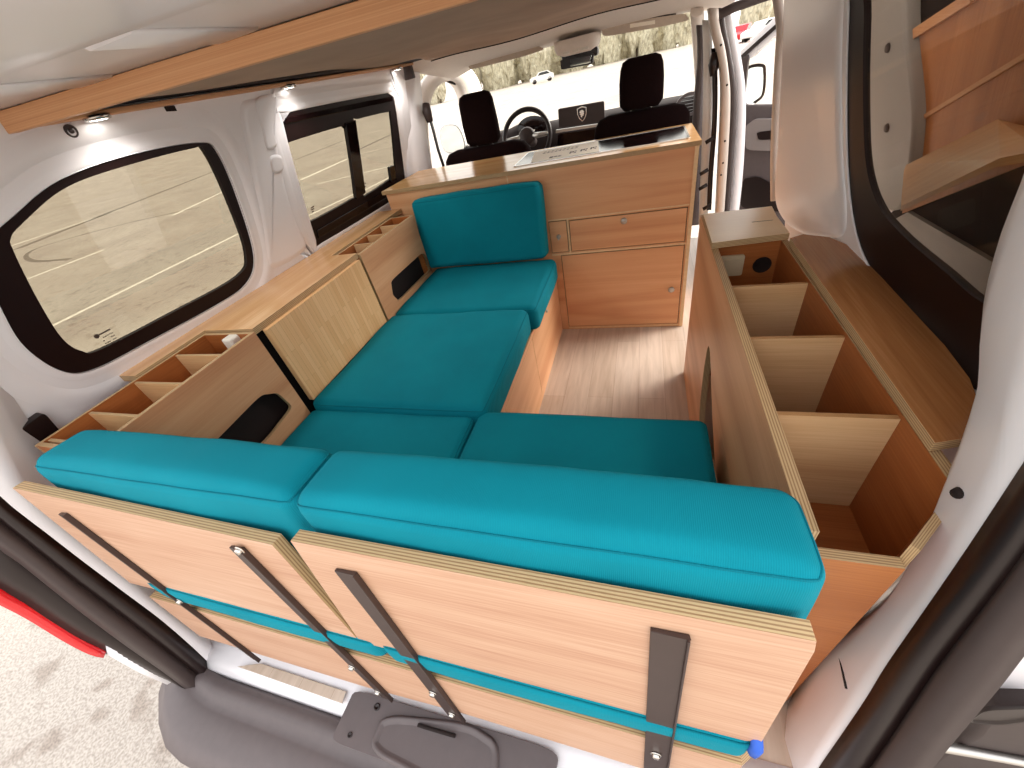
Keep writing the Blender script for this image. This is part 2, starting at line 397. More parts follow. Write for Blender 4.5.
# left wall: leaning plane
oL = V((-1.345, 0, .765)); wL = V((.20, 0, 1)).normalized(); nL = V((1, 0, -.20)).normalized()
def L2(p, off=0.0):
    q = on(p, oL+nL*off, nL); return (q.y, (q-(oL+nL*off)).dot(wL))
def smooth2(pts, n=6): return [tuple(v[:2]) for v in spline([V((a, b, 0)) for a, b in pts], n)]
w1_out = [(14, 216), (60, 180), (130, 155), (198, 143), (217, 152), (238, 200), (254, 256), (246, 284), (215, 306), (150, 341), (95, 369), (62, 371), (25, 347), (2, 310), (-14, 270), (-8, 238)]
w1_in = [(22, 224), (62, 190), (112, 170), (190, 149), (205, 152), (228, 200), (246, 252), (238, 276), (170, 314), (102, 349), (82, 351), (62, 338), (38, 300), (14, 252), (11, 238)]
w2_out = [(283, 122), (290, 112), (388, 93), (394, 97), (406, 186), (402, 194), (322, 243), (316, 240)]
w2_pA = [(286, 147), (290, 142), (343, 126), (346, 129), (355, 193), (352, 199), (310, 222), (304, 219)]
w2_pB = [(354, 123), (358, 119), (388, 112), (391, 115), (396, 172), (393, 177), (368, 194), (363, 191)]
def round_poly(pts, n=5, k=.3):
    """rounded polygon from corner list of 2D points"""
    out = []; m = len(pts)
    for i in range(m):
        a, b, c = (V((*pts[(i+j) % m], 0)) for j in (-1, 0, 1))
        p = b+(a-b)*k; q = b+(c-b)*k
        for t in range(n+1):
            t /= n; out.append(tuple(((1-t)**2*p+2*t*(1-t)*b+t*t*q)[:2]))
    return out
W1o = smooth2([L2(p) for p in w1_out]); W2o = smooth2([L2(p) for p in w2_out], 5)
wl = MB()
wl.slab(oL, EY, wL, [(.16, -.79), (2.45, -.79), (2.45, .70), (.3, .70), (.22, .25)], -.003, [W1o, W2o], caps=0, sides=0, n=nL)
def grow(poly, d):
    c = V((sum(p[0] for p in poly)/len(poly), sum(p[1] for p in poly)/len(poly))); m = len(poly); out = []
    for i in range(m):
        a, b = V(poly[i-1]), V(poly[(i+1) % m]); t = (b-a).normalized(); nn = V((t.y, -t.x))
        p = V(poly[i])
        if nn.dot(p-c) < 0: nn = -nn
        out.append(p+nn*d)
    return out
def ring_profile(mb, poly, prof, o, u, v, n):
    """sweep prof [(outward, height)] round a closed outline"""
    rings = []
    for d, h in prof:
        rings.append([V(o)+V(u)*q[0]+V(v)*q[1]+V(n)*h for q in grow(poly, d)])
    mb.grid(rings, 0, True, True)
for W in (W1o, W2o):
    ring_profile(wl, W, [(0, -.003), (0, .0), (.003, .0015), (.010, .0015), (.02, .0004)], oL, EY, wL, nL)
    ring_profile(wl, W, [(.040, 0), (.050, .003), (.062, .0045), (.075, .003), (.090, 0)], oL, EY, wL, nL)
wo = struct(wl.build('wall_left', M['white']), 'white painted metal van side wall with two windows', 'wall')
# pressed pillar between the windows
pil = [(240, 106), (258, 98), (275, 95), (276, 125), (279, 155), (286, 190), (296, 222), (306, 246), (292, 260), (270, 268), (264, 250), (257, 205), (247, 150)]
pl = MB(); q = smooth2([L2(p) for p in pil], 4)
rings = [[oL+EY*a[0]+wL*a[1]+nL*h for a in grow(q, d)] for d, h in ((0, 0), (-.006, .003), (-.014, .006), (-.022, .007))]
pl.grid(rings, 0, True, True); pl.face(rings[-1])
struct(pl.build('trim_1', M['white']), 'white pressed metal pillar between the two left windows', 'pillar')
for nm, pts, h in (('trim_2', [(258, 98), (275, 95), (276, 110), (273, 130), (277, 145), (267, 149), (262, 130), (257, 112)], .008), ('trim_3', [(270, 157), (281, 156), (283, 170), (274, 173)], .007)):
    q = smooth2([L2(p, .007) for p in pts], 5); b = MB()
    o2 = oL+nL*.007
    rings = [[o2+EY*a[0]+wL*a[1]+nL*hh for a in grow(q, d)] for d, hh in ((0, 0), (-.004, h*.4), (-.010, h*.5))]
    b.grid(rings, 0, True, True); b.face(rings[-1]); struct(b.build(nm, M['white']))
# windows on the left
def window(name, outs, ins, o, u, v, n, conv, gl, off=-.0035, extra=None, lab=None):
    fr = MB(); po = grow(outs, .012)
    fr.slab(o+n*off, u, v, [tuple(p) for p in po], -.012, ins, caps=0, sides=0, n=n)
    root = fr.build(name, M['frit'])
    struct(root, lab, 'window')
    for k, h in enumerate(ins):
        gm = MB(); gm.slab(o+n*(off-.004), u, v, [tuple(p) for p in grow(h, .004)], -.004, caps=0, sides=0, n=n)
        gm.build('glass', gl, root)
    return root
W1i = smooth2([L2(p, -.0035) for p in w1_in])
W1o_f = smooth2([L2(p, -.0035) for p in w1_out])
win1 = window('window_1', W1o_f, [W1i], oL, EY, wL, nL, L2, M['gl_left'], lab='large rounded rear left side window with black surround')
# printed safety mark on the glass
mk = MB(); oM = oL+nL*(-.0070)
def Lp(p, off=-.0070): q = L2(p, off); return q
def bar2(mb, o, u, v, n, a, b, w, th=.0008, mi=0):
    a, b = V(a), V(b); d = (b-a).normalized(); t = V((-d.y, d.x))*w/2
    mb.slab(o, u, v, [tuple(x) for x in (a-t, b-t, b+t, a+t)], th, n=n, caps=mi, sides=mi)
bar2(mk, oM, EY, wL, nL, Lp((97, 336)), Lp((110, 329)), .0035)
a0, b0 = V(Lp((96.5, 336.3))), V(Lp((111, 328.8)))
mk.slab(oM, EY, wL, [(a0.x+.006*math.cos(t*.785), a0.y+.006*math.sin(t*.785)) for t in range(8)], .0008, n=nL)
for i in range(4):
    for j in range(6):
        if random.random() < .75:
            s0 = a0+(b0-a0)*(.12+j*.14)+V((0, -.010-.008*i)); bar2(mk, oM, EY, wL, nL, s0, s0+(b0-a0)*.10, .0022)
mk.build('safety_mark', M['ink'], win1)
W2o_f = smooth2([L2(p, -.0035) for p in w2_out], 5)
win2 = window('window_2', W2o_f, [smooth2([L2(p, -.0035) for p in w2_pA], 4), smooth2([L2(p, -.0035) for p in w2_pB], 4)], oL, EY, wL, nL, L2, M['gl_left'], lab='black framed sliding window nearest the cab on left wall')
o2 = oL+nL*(-.0035)
for pts, h in (([(344, 123), (354, 120), (364, 193), (355, 199)], .010), ([(387, 167), (392, 165), (394, 180), (389, 182)], .016), ([(318, 238), (402, 188), (401, 181), (316, 230)], .006), ([(284, 124), (392, 101), (391, 96), (284, 118)], .006)):
    hd = MB(); hd.slab(o2, EY, wL, [L2(p, -.0035) for p in pts], h, n=nL, caps=0, sides=0); hd.build('sash_rail', M['gloss'], win2, bevel=.002)
mk = MB(); oM = oL+nL*(-.0070)
for pts in (((311, 208), (314, 206)), ((311, 210), (314, 208.5)), ((312, 212), (313.6, 211)), ((364, 184), (366, 183)), ((364, 187), (366, 186))):
    bar2(mk, oM, EY, wL, nL, Lp(pts[0]), Lp(pts[1]), .004)
mk.build('safety_mark', M['ink'], win2)
# plugs in the wall
def plug(p, r, mat, name, label, shape='round', off=.0):
    q = on(p, oL+nL*off, nL); mb = MB(); mt = axis_mat(q, nL)
    if shape == 'round': mb.lathe([(0, .006), (r*.35, .006), (r*.4, .003), (r*.7, .003), (r*.75, .007), (r, .005), (r, -.004), (0, -.004)], mt, 18)
    else:
        a = L2(p); mb.slab(oL+nL*.0005, EY, wL, rrect(a[0]-r, a[1]-r, a[0]+r, a[1]+r, r*.2, 3), .002, n=nL, sides=0)
    o = mb.build(name, mat); return tag(o, label, 'plug')
plug((70, 131), .013, M['dgrey'], 'grommet', 'round black grommet plug in white wall above rear left window')
plug((172, 113), .016, M['hole'], 'clip_hole', 'small square black clip hole above rear left window', 'sq')
plug((262, 121), .005, M['hole'], 'drill_hole', 'tiny dark drill hole in the white pillar between left windows', 'sq')

# right wall: leaning plane, opening for the sliding door ahead of y=1.62
oR = V((.490, 0, .72)); wR = V((-.185, 0, 1)).normalized(); nR = V((-1, 0, -.185)).normalized()
def R2(p, off=0.0):
    q = on(p, oR+nR*off, nR); return (q.y, (q-(oR+nR*off)).dot(wR))
def R3(a, off=0): return oR+nR*off+EY*a[0]+wR*a[1]
r_out = [(852, -60), (848, 10), (846, 90), (847, 165), (853, 222), (866, 262), (896, 307), (934, 350), (964, 384), (992, 392), (1012, 350), (1045, 240), (1085, 80), (1120, -60), (1110, -150), (980, -160)]
r_in = [(869, -50), (864, 20), (863, 100), (866, 165), (878, 205), (902, 235), (945, 272), (978, 300), (1000, 300), (1030, 210), (1070, 70), (1095, -50), (1090, -120), (985, -130)]
def clampR(pts, lo, hi): return [(min(max(a, lo), hi), min(max(b, -.7), .53)) for a, b in pts]
Ro = clampR(smooth2([R2(p) for p in r_out]), .47, 1.70)
wr = MB()
pL = [(1.72, -.79), (1.72, -.2), (1.72, .74), (.44, .74), (.44, -.79)]
wr.slab(oR, EY, wR, pL, -.003, [Ro], caps=0, sides=0, n=nR)
ring_profile(wr, Ro, [(0, -.003), (0, 0), (.002, .001), (.006, 0)], oR, EY, wR, nR)
struct(wr.build('wall_right', M['white']), 'white painted metal van wall beside the right window', 'wall')
# boxed pillar at the sliding-door opening
pr = MB()
pil = [(783, -60), (785, 0), (783, 60), (779, 140), (776, 195), (783, 218), (800, 232), (825, 238), (842, 236), (847, 215), (843, 150), (842, 60), (844, 0), (846, -60)]
q = smooth2([R2(p) for p in pil], 4)
rings = [[oR+EY*a[0]+wR*a[1]+nR*h for a in grow(q, d)] for d, h in ((.0, -.03), (0, .001), (-.006, .004), (-.016, .006), (-.03, .0065))]
pr.grid(rings, 0, True, True); pr.face(rings[-1])
struct(pr.build('trim_4', M['white']), 'smooth white pillar between sliding door opening and right window', 'pillar')
# window on the right (dark tinted)
Ri = smooth2([R2(p, -.0035) for p in r_in]); Ro_f = smooth2([R2(p, -.0035) for p in r_out])
Ri = clampR(Ri, .49, 1.68); Ro_f = clampR(Ro_f, .47, 1.69)
window('window_3', Ro_f, [Ri], oR, EY, wR, nR, R2, M['gl_right'], lab='dark tinted right side window with thick black surround')

# ------------------------------------------------------------------ SLIDING DOOR standing open outside the right window
XD = .70
dr = MB()
oD = V((XD, 0, .72)); wD = wR; nD = nR
def D2(p, off=0.0):
    q = on(p, oD+nD*off, nD); return (q.y, (q-(oD+nD*off)).dot(wD))
dr.slab(oD+nD*(-.05), EY, wD, rrect(.35, -.9, 1.72, .55, .08), -.03, caps=0, sides=0, n=nD)
door = struct(dr.build('door_2', M['white'], bevel=.006), 'white sliding door slid open outside the dark right window', 'door')
fm = MB()
fp = [D2(p) for p in ((866, -40), (900, -40), (906, 40), (913, 110), (910, 160), (905, 195), (896, 210), (882, 205), (868, 160), (864, 60))]
q = smooth2(fp, 4)
rings = [[oD+EY*a[0]+wD*a[1]+nD*h for a in grow(q, d)] for d, h in ((.0, -.05), (0, -.006), (-.008, 0))]
fm.grid(rings, 0, True, True); fm.face(rings[-1]); fm.build('door_frame', M['doorgrey'], door)
for p in ((888, 48), (887, 128)):
    bl = MB(); bl.lathe([(0, .004), (.010, .004), (.012, 0), (.012, -.004)], axis_mat(on(p, oD+nD*.001, nD), nD), 14)
    bl.build('bolt', M['dgrey'], door)
py = MB()
py.slab(oD+nD*(-.045), EY, wD, [D2(p, -.02) for p in ((905, 40), (1000, -30), (1100, -60), (1180, 80), (1060, 150), (900, 214))], .02, n=nD, rot=True)
lin_o = py.build('plywood_lining', WD('lining', 'edged'), door)
for nm, pts, mt, th in (('shade_panel', ((898, 205), (1062, 145), (1075, 420), (880, 340), (872, 226)), 'hole', .016), ('sill_band', ((874, 231), (908, 212), (1003, 268), (985, 305)), 'doorgrey', .026), ('upper_trim', ((901, -30), (902, 40), (966, -3), (975, -40)), 'hole', .016)):  # first panel is dark to paint in the shade below the lining ledge
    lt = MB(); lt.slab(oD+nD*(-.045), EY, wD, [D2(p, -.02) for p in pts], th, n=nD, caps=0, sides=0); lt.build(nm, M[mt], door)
ts = MB()
a, b = D2((905, 128), -.02), D2((1030, 52), -.02)
bar2(ts, oD+nD*(-.025), EY, wD, nD, a, b, .010, .004)
ts.build('cover_strip', M['strip'], door); ts = MB()
a, b = D2((905, 40), -.02), D2((975, -5), -.02)
bar2(ts, oD+nD*(-.025), EY, wD, nD, a, b, .022, .012)
ts.build('cover_strip', M['strip'], door)
# sloping ledge on the lining
lg = MB()
t3 = [on(p, oD+nD*.0, nD) for p in ((906, 165), (998, 119), (1040, 130))]; t4 = [on(p, oD+nD*.10, nD) for p in ((903, 205), (1000, 158), (1040, 150))]
lg.grid([t3, t4, [p-EZ*.014 for p in t4], [p-EZ*.014 for p in t3], t3], 0, False)
lg.build('lining_ledge', M['ledge'], door)

# ------------------------------------------------------------------ REAR PILLARS
def curve(pts, f, n=9): return spline([f(p) for p in pts], n, False)
def resamp(c, n):
    L = [0]
    for a, b in zip(c, c[1:]): L.append(L[-1]+(b-a).length)
    out = []; j = 0
    for i in range(n):
        t = L[-1]*i/(n-1)
        while j < len(L)-2 and L[j+1] < t: j += 1
        k = (t-L[j])/max(1e-9, L[j+1]-L[j]); out.append(c[j].lerp(c[j+1], min(1, k)))
    return out
def ribbon(name, curves, mat, solid=.012, n=40, label=None, cat='trim', bev=0):
    mb = MB(); mb.grid([resamp(c, n) for c in curves], 0)
    o = mb.build(name, mat, solid=solid, offset=0, bevel=bev)
    return struct(o, label, cat)
# right D pillar
pinner = [(1065, 60), (1030, 170), (1003, 240), (987, 305), (988, 355), (972, 420), (950, 478), (925, 540), (893, 595), (848, 635), (818, 655), (793, 700), (768, 748), (745, 800)]
pmid = [(1095, 120), (1065, 230), (1030, 320), (1012, 380), (1003, 430), (985, 480), (962, 525), (935, 575), (905, 618), (868, 668), (848, 700), (825, 735), (800, 775), (780, 820)]
pout = [(1130, 260), (1100, 340), (1070, 395), (1045, 440), (1024, 472), (1000, 508), (975, 545), (945, 588), (915, 630), (888, 668), (868, 700), (845, 733), (818, 772), (790, 820)]
def curvex(pts, xs): return spline([HX(p, x) for p, x in zip(pts, xs)], 9, False)
cin = curvex(pinner, [.33, .365, .385, .40, .405, .40, .39, .378, .366, .352, .343, .333, .32, .305]); cmid = curvex(pmid, [.33, .345, .36, .37, .375, .375, .37, .362, .353, .343, .335, .328, .32, .31]); cou = curvex(pout, [.345, .35, .355, .358, .36, .36, .357, .353, .348, .343, .339, .334, .329, .32])
cback = [p+V((.08, .08, 0)) for p in cin]
ribbon('wall_rear_right', [cback, cin, [a.lerp(b, .5)+V((-.012, 0, 0)) for a, b in zip(cin, cmid)], cmid, cou], M['white'], .006, 60, 'white painted rear right pillar beside open tailgate opening', 'pillar')
p3 = [(1150, 300), (1120, 395), (1090, 455), (1065, 500), (1045, 530), (1020, 565), (995, 598), (968, 632), (940, 668), (915, 705), (895, 735), (872, 768), (850, 800), (820, 850)]
p4 = [(1190, 340), (1160, 430), (1130, 500), (1105, 545), (1080, 585), (1050, 620), (1024, 650), (1000, 682), (975, 712), (950, 742), (930, 768), (905, 800), (880, 830), (850, 870)]
c3 = curve(p3, lambda p: HX(p, .365)); c4 = curve(p4, lambda p: HX(p, .39))
NR_ = 90
cou_, c3, c4 = resamp(cou, NR_), resamp(c3, NR_), resamp(c4, NR_)
mids = [a.lerp(b, .5)+V((-.010, -.006, 0)) for a, b in zip(cou_, c3)]
ribbon('trim_5', [cou_, mids, c3], M['black'], .008, 60, 'black rubber door seal along the rear right pillar', 'seal')
ribbon('trim_6', [c3, [a.lerp(b, .25)+V((-.01, -.004, 0)) for a, b in zip(c3, c4)], [a.lerp(b, .75)+V((-.01, -.004, 0)) for a, b in zip(c3, c4)], c4], M['dgrey'], .008, 60, 'dark brown plastic edge outside the rear right seal', 'trim')
pts = [on(p, (.345, 0, 0), (1, 0, 0)) for p in ((848, 655), (855, 688))]
sl = MB(); sl.tube([p+V((-.012, -.004, 0)) for p in pts], .003, 6); tag(sl.build('slot', M['hole']), 'thin dark slot cut in the white rear right pillar', 'slot')
ho = MB(); q = HX((962, 492), .372); ho.lathe([(0, .002), (.006, .002), (.007, -.006)], axis_mat(q+V((-.006, -.003, 0)), (-1, -.6, .2)), 12); tag(ho.build('clip_hole', M['hole']), 'dark oval hole in white rear right pillar beside the ledge', 'hole')

# left D pillar: wall return, rim, seal, outer trims
l_in = [(-60, 190), (-45, 280), (-18, 345), (6, 388), (30, 425), (62, 466), (110, 518), (170, 580), (230, 640), (262, 668)]
l_rim = [(-60, 330), (-30, 400), (0, 440), (12, 462), (30, 492), (60, 522), (100, 556), (150, 598), (205, 642), (240, 668)]
l_edge = [(-60, 410), (-30, 465), (0, 497), (20, 514), (45, 533), (80, 560), (120, 590), (165, 624), (205, 660), (232, 690)]
ci = curve(l_in, lambda p: HX(p, -1.33)); cr = curve(l_rim, lambda p: HX(p, -1.26)); ce = curve(l_edge, lambda p: HX(p, -1.25))
ribbon('wall_rear_left', [ci, [a.lerp(b, .5)+V((-.01, .0, 0)) for a, b in zip(resamp(ci, 90), resamp(cr, 90))], cr, ce], M['white'], .006, 60, 'white painted rear left pillar and rim of the rear opening', 'pillar')
l_s2 = [(-60, 440), (-30, 490), (0, 520), (20, 536), (45, 556), (80, 584), (120, 614), (160, 645), (205, 680), (250, 712)]
l_s3 = [(-60, 470), (-30, 520), (0, 548), (20, 562), (45, 582), (80, 610), (120, 640), (165, 672), (205, 702), (240, 726)]
l_s4 = [(-60, 520), (-30, 565), (0, 592), (25, 606), (50, 622), (80, 640), (110, 654), (150, 672), (180, 685), (215, 712)]
k2 = curve(l_s2, lambda p: HX(p, -1.265)); k3 = curve(l_s3, lambda p: HX(p, -1.285)); k4 = curve(l_s4, lambda p: HX(p, -1.33))
ribbon('trim_7', [ce, [a.lerp(b, .5)+V((.012, -.006, 0)) for a, b in zip(ce, k2)], k2], M['black'], .006, 50, 'black rubber seal along the rear left opening', 'seal')
ribbon('trim_8', [k2, [a.lerp(b, .5)+V((.012, -.006, 0)) for a, b in zip(k2, k3)], k3], M['dgrey'], .006, 50, 'dark plastic edge outside the rear left seal', 'trim')
ribbon('trim_9', [k3, k4], M['black'], .006, 50, 'black body corner between rear left seal and tail light', 'trim')
tl = MB()
t_in = curve([(-40, 560), (0, 588), (30, 603), (60, 622), (95, 645), (106, 650)], lambda p: HX(p, -1.325)); t_out = curve([(-40, 580), (0, 601), (35, 622), (65, 640), (90, 650), (106, 651)], lambda p: HX(p, -1.36))
A, B = resamp(t_in, 20), resamp(t_out, 20)
tl.grid([A, [a.lerp(b, .5)+V((.012, -.012, 0)) for a, b in zip(A, B)], B, [b+V((-.05, .05, 0)) for b in B]], 0)
tag(tl.build('tail_light', M['red'], solid=.006, offset=0), 'red tail light lens on the outer rear left corner', 'light')
bw = MB()
bw.grid([[HX(p, -1.31) for p in ((106, 645), (140, 662), (176, 678))], [HX(p, -1.33) for p in ((108, 654), (140, 672), (168, 684))], [HX(p, -1.36)+V((-.03, .03, -.02)) for p in ((108, 656), (140, 674), (164, 684))]], 0)
struct(bw.build('trim_10', M['white'], solid=.004, offset=0), 'white body corner between tail light and bumper', 'trim')
# left black socket near the D pillar
q = HX((38, 428), -1.3)
bk = MB(); o2 = oL+nL*.004
bk.slab(o2, EY, wL, round_poly([L2(p, .004) for p in ((14, 428), (38, 411), (60, 436), (40, 452))], 4, .15), .02, n=nL, sides=0)
tag(bk.build('latch_cover', M['black'], bevel=.003), 'black square cover on white wall behind rear left cushion', 'cover')

# bumper and sill
bp = MB()
prof = [(.075, -.055), (.06, -.03), (.03, -.028), (.012, -.05), (-.005, -.045), (-.07, -.05), (-.11, -.075), (-.12, -.16), (-.10, -.40), (.05, -.42)]
rows = []
for i in range(25):
    x = -1.40+i*1.85/24; e = abs((x+.45)/.95); sag = .10*max(0, e-.75)**2/.06
    rows.append([V((x, y+sag, z)) for y, z in prof])
bp.grid(rows, 0)
bm_o = bp.build('bumper', M['grey'], solid=.01, offset=0); tag(bm_o, 'dark grey plastic step bumper below the rear opening', 'bumper')
si = MB()
si.grid([[V((x, y, z)) for y, z in ((.22, .0), (.135, .0), (.125, -.004), (.105, -.006), (.09, -.012), (.078, -.03), (.07, -.06))] for x in (-1.28, -1.0, -.76, -.4, 0, .42)], 0)
struct(si.build('trim_11', M['white'], solid=.004, offset=0), 'white painted metal sill at the rear opening', 'sill')
# floor end visible in the sill recess
fe = MB()
fe.slab((0, 0, .002), EX, EY, [tuple(HZ(p, .002)[:2]) for p in ((238, 667), (262, 664), (347, 692), (343, 704))], .006, caps=0, sides=1)
struct(fe.build('trim_12', [M['floor'], M['satin']], bevel=.001), 'strip of wood vinyl floor end at the sill', 'trim')
# grey latch cover on the sill
lc = MB()
o0 = [HZ(p, .006) for p in ((352, 698), (440, 700), (560, 740), (575, 790), (520, 800), (440, 775), (345, 745), (336, 725))]
def zpoly(pts, z): return [tuple(HZ(p, z)[:2]) for p in pts]
lc.slab((0, 0, .004), EX, EY, round_poly(zpoly([(357, 690), (560, 752), (545, 830), (430, 778), (333, 742)], .004), 4, .12), .014, sides=0)
cover = lc.build('sill_cover', M['grey'], bevel=.004)
tag(cover, 'dark grey plastic latch cover on the white rear sill', 'cover')
rc = MB(); zz = .0185
outer = round_poly(zpoly([(383, 713), (470, 722), (500, 742), (498, 800), (440, 790), (368, 752)], zz), 6, .3)
rings = [[V((p[0], p[1], zz+h)) for p in grow(outer, d)] for d, h in ((0, 0), (-.003, .007), (-.007, .009), (-.012, .006), (-.018, .0015))]
rc.grid(rings, 0, True, True); rc.face(rings[-1]); rc.build('handle_recess', M['grey'], cover)
for p, r in (((377, 707), .008), ((350, 735), .006)):
    hs = MB(); q = HZ(p, zz); hs.lathe([(r, 0), (r, .002), (r*.6, .002), (r*.55, .0005), (0, .0005)], axis_mat(q, EZ), 14); hs.build('screw_hole', M['black'], cover)
sl = MB()
a, b = HZ((418, 725), zz+.009), HZ((455, 736), zz+.009)
sl.tube([a, b], .004, 8); sl.build('latch_slot', M['hole'], cover)

# ------------------------------------------------------------------ ROOF, CEILING
rf = MB(); rf.box((-1.52, .10, 1.44), (.62, 2.6, 1.47)); struct(rf.build('roof', M['white']))
CZ = 1.315
e0, e1 = HZ((0, 130), 1.31), HZ((425, 5), 1.31)
def edge_y(x): return e0.y+(x-e0.x)/(e1.x-e0.x)*(e1.y-e0.y)
ce_ = MB(); rows = []
NX, NY = 30, 30
for j in range(NY+1):
    t = j/NY; row = []
    for i in range(NX+1):
        x = -1.05+i*1.41/NX
        y0 = edge_y(x); y1 = 2.42+.15*max(0, x+.3); y = y0+(y1-y0)*t
        z = 1.318+.034*t - .006*math.sin(math.pi*min(1, t*2)) + .010*noise.noise(V((x*2.2, y*3.0, 0))) + .004*math.sin(x*9+y*4)
        if t > .93: z -= .012*math.sin((t-.93)/.07*math.pi/2)
        row.append(V((x, y, z)))
    rows.append(row)
ce_.grid(rows, 0)
struct(ce_.build('ceiling', M['roof'], solid=.02, offset=1), 'sagging brown grey fabric headliner', 'ceiling')
fb = MB()   # dark end band of the headliner towards the cab
fb.grid([[p+V((0, .0, -.004)) for p in rows[-1]], [p+V((0, .05, .0)) for p in rows[-1]], [p+V((0, .07, .06)) for p in rows[-1]]], 0)
struct(fb.build('trim_13', M['hole'], solid=.004), 'dark front end band of the headliner', 'trim')
# wood strip across the rear edge of the headliner
sp = MB(); L = [(x, edge_y(x)) for x in (-1.25, -.7, -.2, .36)]
sp.slab((0, 0, 1.300), EX, EY, [(x, y-.004) for x, y in L]+[(x, y+.016) for x, y in L[::-1]], .036, caps=0, sides=0)
struct(sp.build('trim_14', M['strip'], bevel=.002), 'wooden strip along the rear edge of the headliner', 'trim')
# wood trim along the top of the left wall
st = MB()
a, b = HX((25, 130), -1.235), HX((432, 63), -1.235)
a = V((-1.245, .68, 1.308)); b = V((-1.235, 2.5, 1.350))
st.loft([[p+V((-.03, 0, -.004)), p+V((.048, 0, -.004)), p+V((.048, 0, .006)), p+V((-.03, 0, .006))] for p in (a, b)])
struct(st.build('trim_15', M['strip'], bevel=.002), 'narrow wood trim along the top of the left wall', 'trim')
db_ = MB(); db_.loft([[V((x, y, z+dz)) for x, z in ((-1.27, 1.320), (-1.03, 1.322), (-1.03, 1.345), (-1.27, 1.345))] for y, dz in ((.74, .002), (2.5, .036))])
struct(db_.build('trim_33', M['hole']), 'dark gap board between left wood trim and headliner', 'trim')
# rear header beam
hb = MB()
prof = [(.80, 1.338), (.62, 1.336), (.50, 1.334), (.46, 1.332), (.44, 1.326), (.415, 1.314), (.37, 1.308), (.30, 1.309), (.22, 1.318), (.16, 1.345), (.12, 1.40), (.12, 1.45)]
hb.grid([[V((x, y+.10*(x+.40)+.045, z)) for y, z in prof] for x in [-1.52+i*2.1/12 for i in range(13)]], 0)
struct(hb.build('trim_16', M['white'], solid=.004, offset=1), 'white rounded metal header beam over the rear opening', 'beam')
for k, x in enumerate((-.98, -.66, -.36)):
    yy = .10*(x+.40)+.045; rb = MB()
    rb.loft([[V((x+a, .50+yy, 1.334-h)) for a, h in ((-.05, 0), (-.042, .004), (.042, .004), (.05, 0))], [V((x+a+.02, .70+yy, 1.337-h)) for a, h in ((-.05, 0), (-.042, .004), (.042, .004), (.05, 0))]])
    struct(rb.build('trim_%d' % (40+k), M['white']), 'pressed rib in the recess of the rear header', 'trim')
# interior spot lights
lamps = [(on(p, (-1.215, 0, 0), (1, 0, 0)).y, -1.205, lab) for p, lab in (((97, 122), 'small spot light on wood trim nearest the rear'), ((287, 89), 'small spot light on wood trim above the left pillar'), ((395, 68), 'small spot light on wood trim nearest the cab'))]
for ly, lx, lab in lamps:
    q = V((lx, ly, 1.302+(ly-.58)*.022))
    L = thing('spot_light', q, lab, 'light', 'spot lights on the ceiling trims')
    b_ = MB(); b_.lathe([(0, .002), (.026, .002), (.028, -.002), (.026, -.007), (.021, -.008), (.020, -.005), (0, -.005)], Matrix.Translation(q), 20); b_.build('housing', M['chrome'], L)
    b_ = MB(); b_.lathe([(0, -.007), (.018, -.007), (.018, -.0055), (0, -.0055)], Matrix.Translation(q), 16); b_.build('lens', M['led'], L)
    ld = bpy.data.lights.new('spot', 'SPOT'); ld.energy = 2.6; ld.spot_size = math.radians(150); ld.spot_blend = .8; ld.shadow_soft_size = .05; ld.color = (1, .96, .9)
    lo = bpy.data.objects.new('spot_lamp', ld); COL.objects.link(lo); lo.location = q+V((.035, 0, -.014))

# ------------------------------------------------------------------ KITCHEN
KY = 1.94
kit = thing('kitchen_cabinet', (-.53, KY+.2, 0), 'tall wooden kitchen cabinet with drawer and doors behind front seats', 'cabinet')
cb = MB()
# face frame: one board with openings for drawer and doors
frame = rect(-1.27, 0, .215, .845)
gap = .004
o_small = rect(-.437, .458, -.347, .616); o_draw = rect(-.337, .458, .193, .612); o_door = rect(-.392, .018, .193, .443)
pan_y(cb, KY, .015, frame, [o_small, o_draw, o_door], caps=0, sides=1)
cb.build('front_panel', WD('front', 'edge'), kit, bevel=.001)
for x in (.197, -1.27):
    c2 = MB(); pan_x(c2, x, .018, rect(KY+.015, 0, 2.36, .845)); c2.build('side_panel', WD('front', 'edge'), kit)
c2 = MB(); pan_y(c2, 2.345, .015, rect(-1.25, .0, .196, .845)); c2.build('back_panel', WD('front', 'edge'), kit)
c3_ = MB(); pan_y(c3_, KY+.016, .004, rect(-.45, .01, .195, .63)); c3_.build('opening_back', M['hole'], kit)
def front(name, r, knob_at=None, kr=.015, lab=None):
    x0, z0, x1, z1 = r; b = MB()
    pan_y(b, KY-.002, .016, rect(x0+.003, z0+.003, x1-.003, z1-.003)); o = b.build(name, WD('front', 'edge'), kit, bevel=.001)
    if knob_at:
        k = MB(); k.lathe([(0, .018), (kr*.7, .017), (kr, .012), (kr*.9, .006), (kr*.45, .004), (kr*.45, 0)], axis_mat((knob_at[0], KY-.002, knob_at[1]), (0, -1, 0)), 18)
        kk = k.build('knob', M['satin'], o); kk['label'] = 'round satin metal knob'
    return o
front('drawer', (-.337, .458, .193, .612), (-.079, .585))
front('door', (-.392, .018, .193, .443), (.147, .222))
sd = front('small_door', (-.437, .458, -.347, .616))
k = MB(); k.lathe([(0, .010), (.009, .009), (.011, .005), (.011, 0)], axis_mat((-.392, KY-.002, .54), (0, -1, 0)), 16); k.box((-.3945, KY-.02, .528), (-.3895, KY-.010, .552))
k.build('latch', M['satin'], sd)
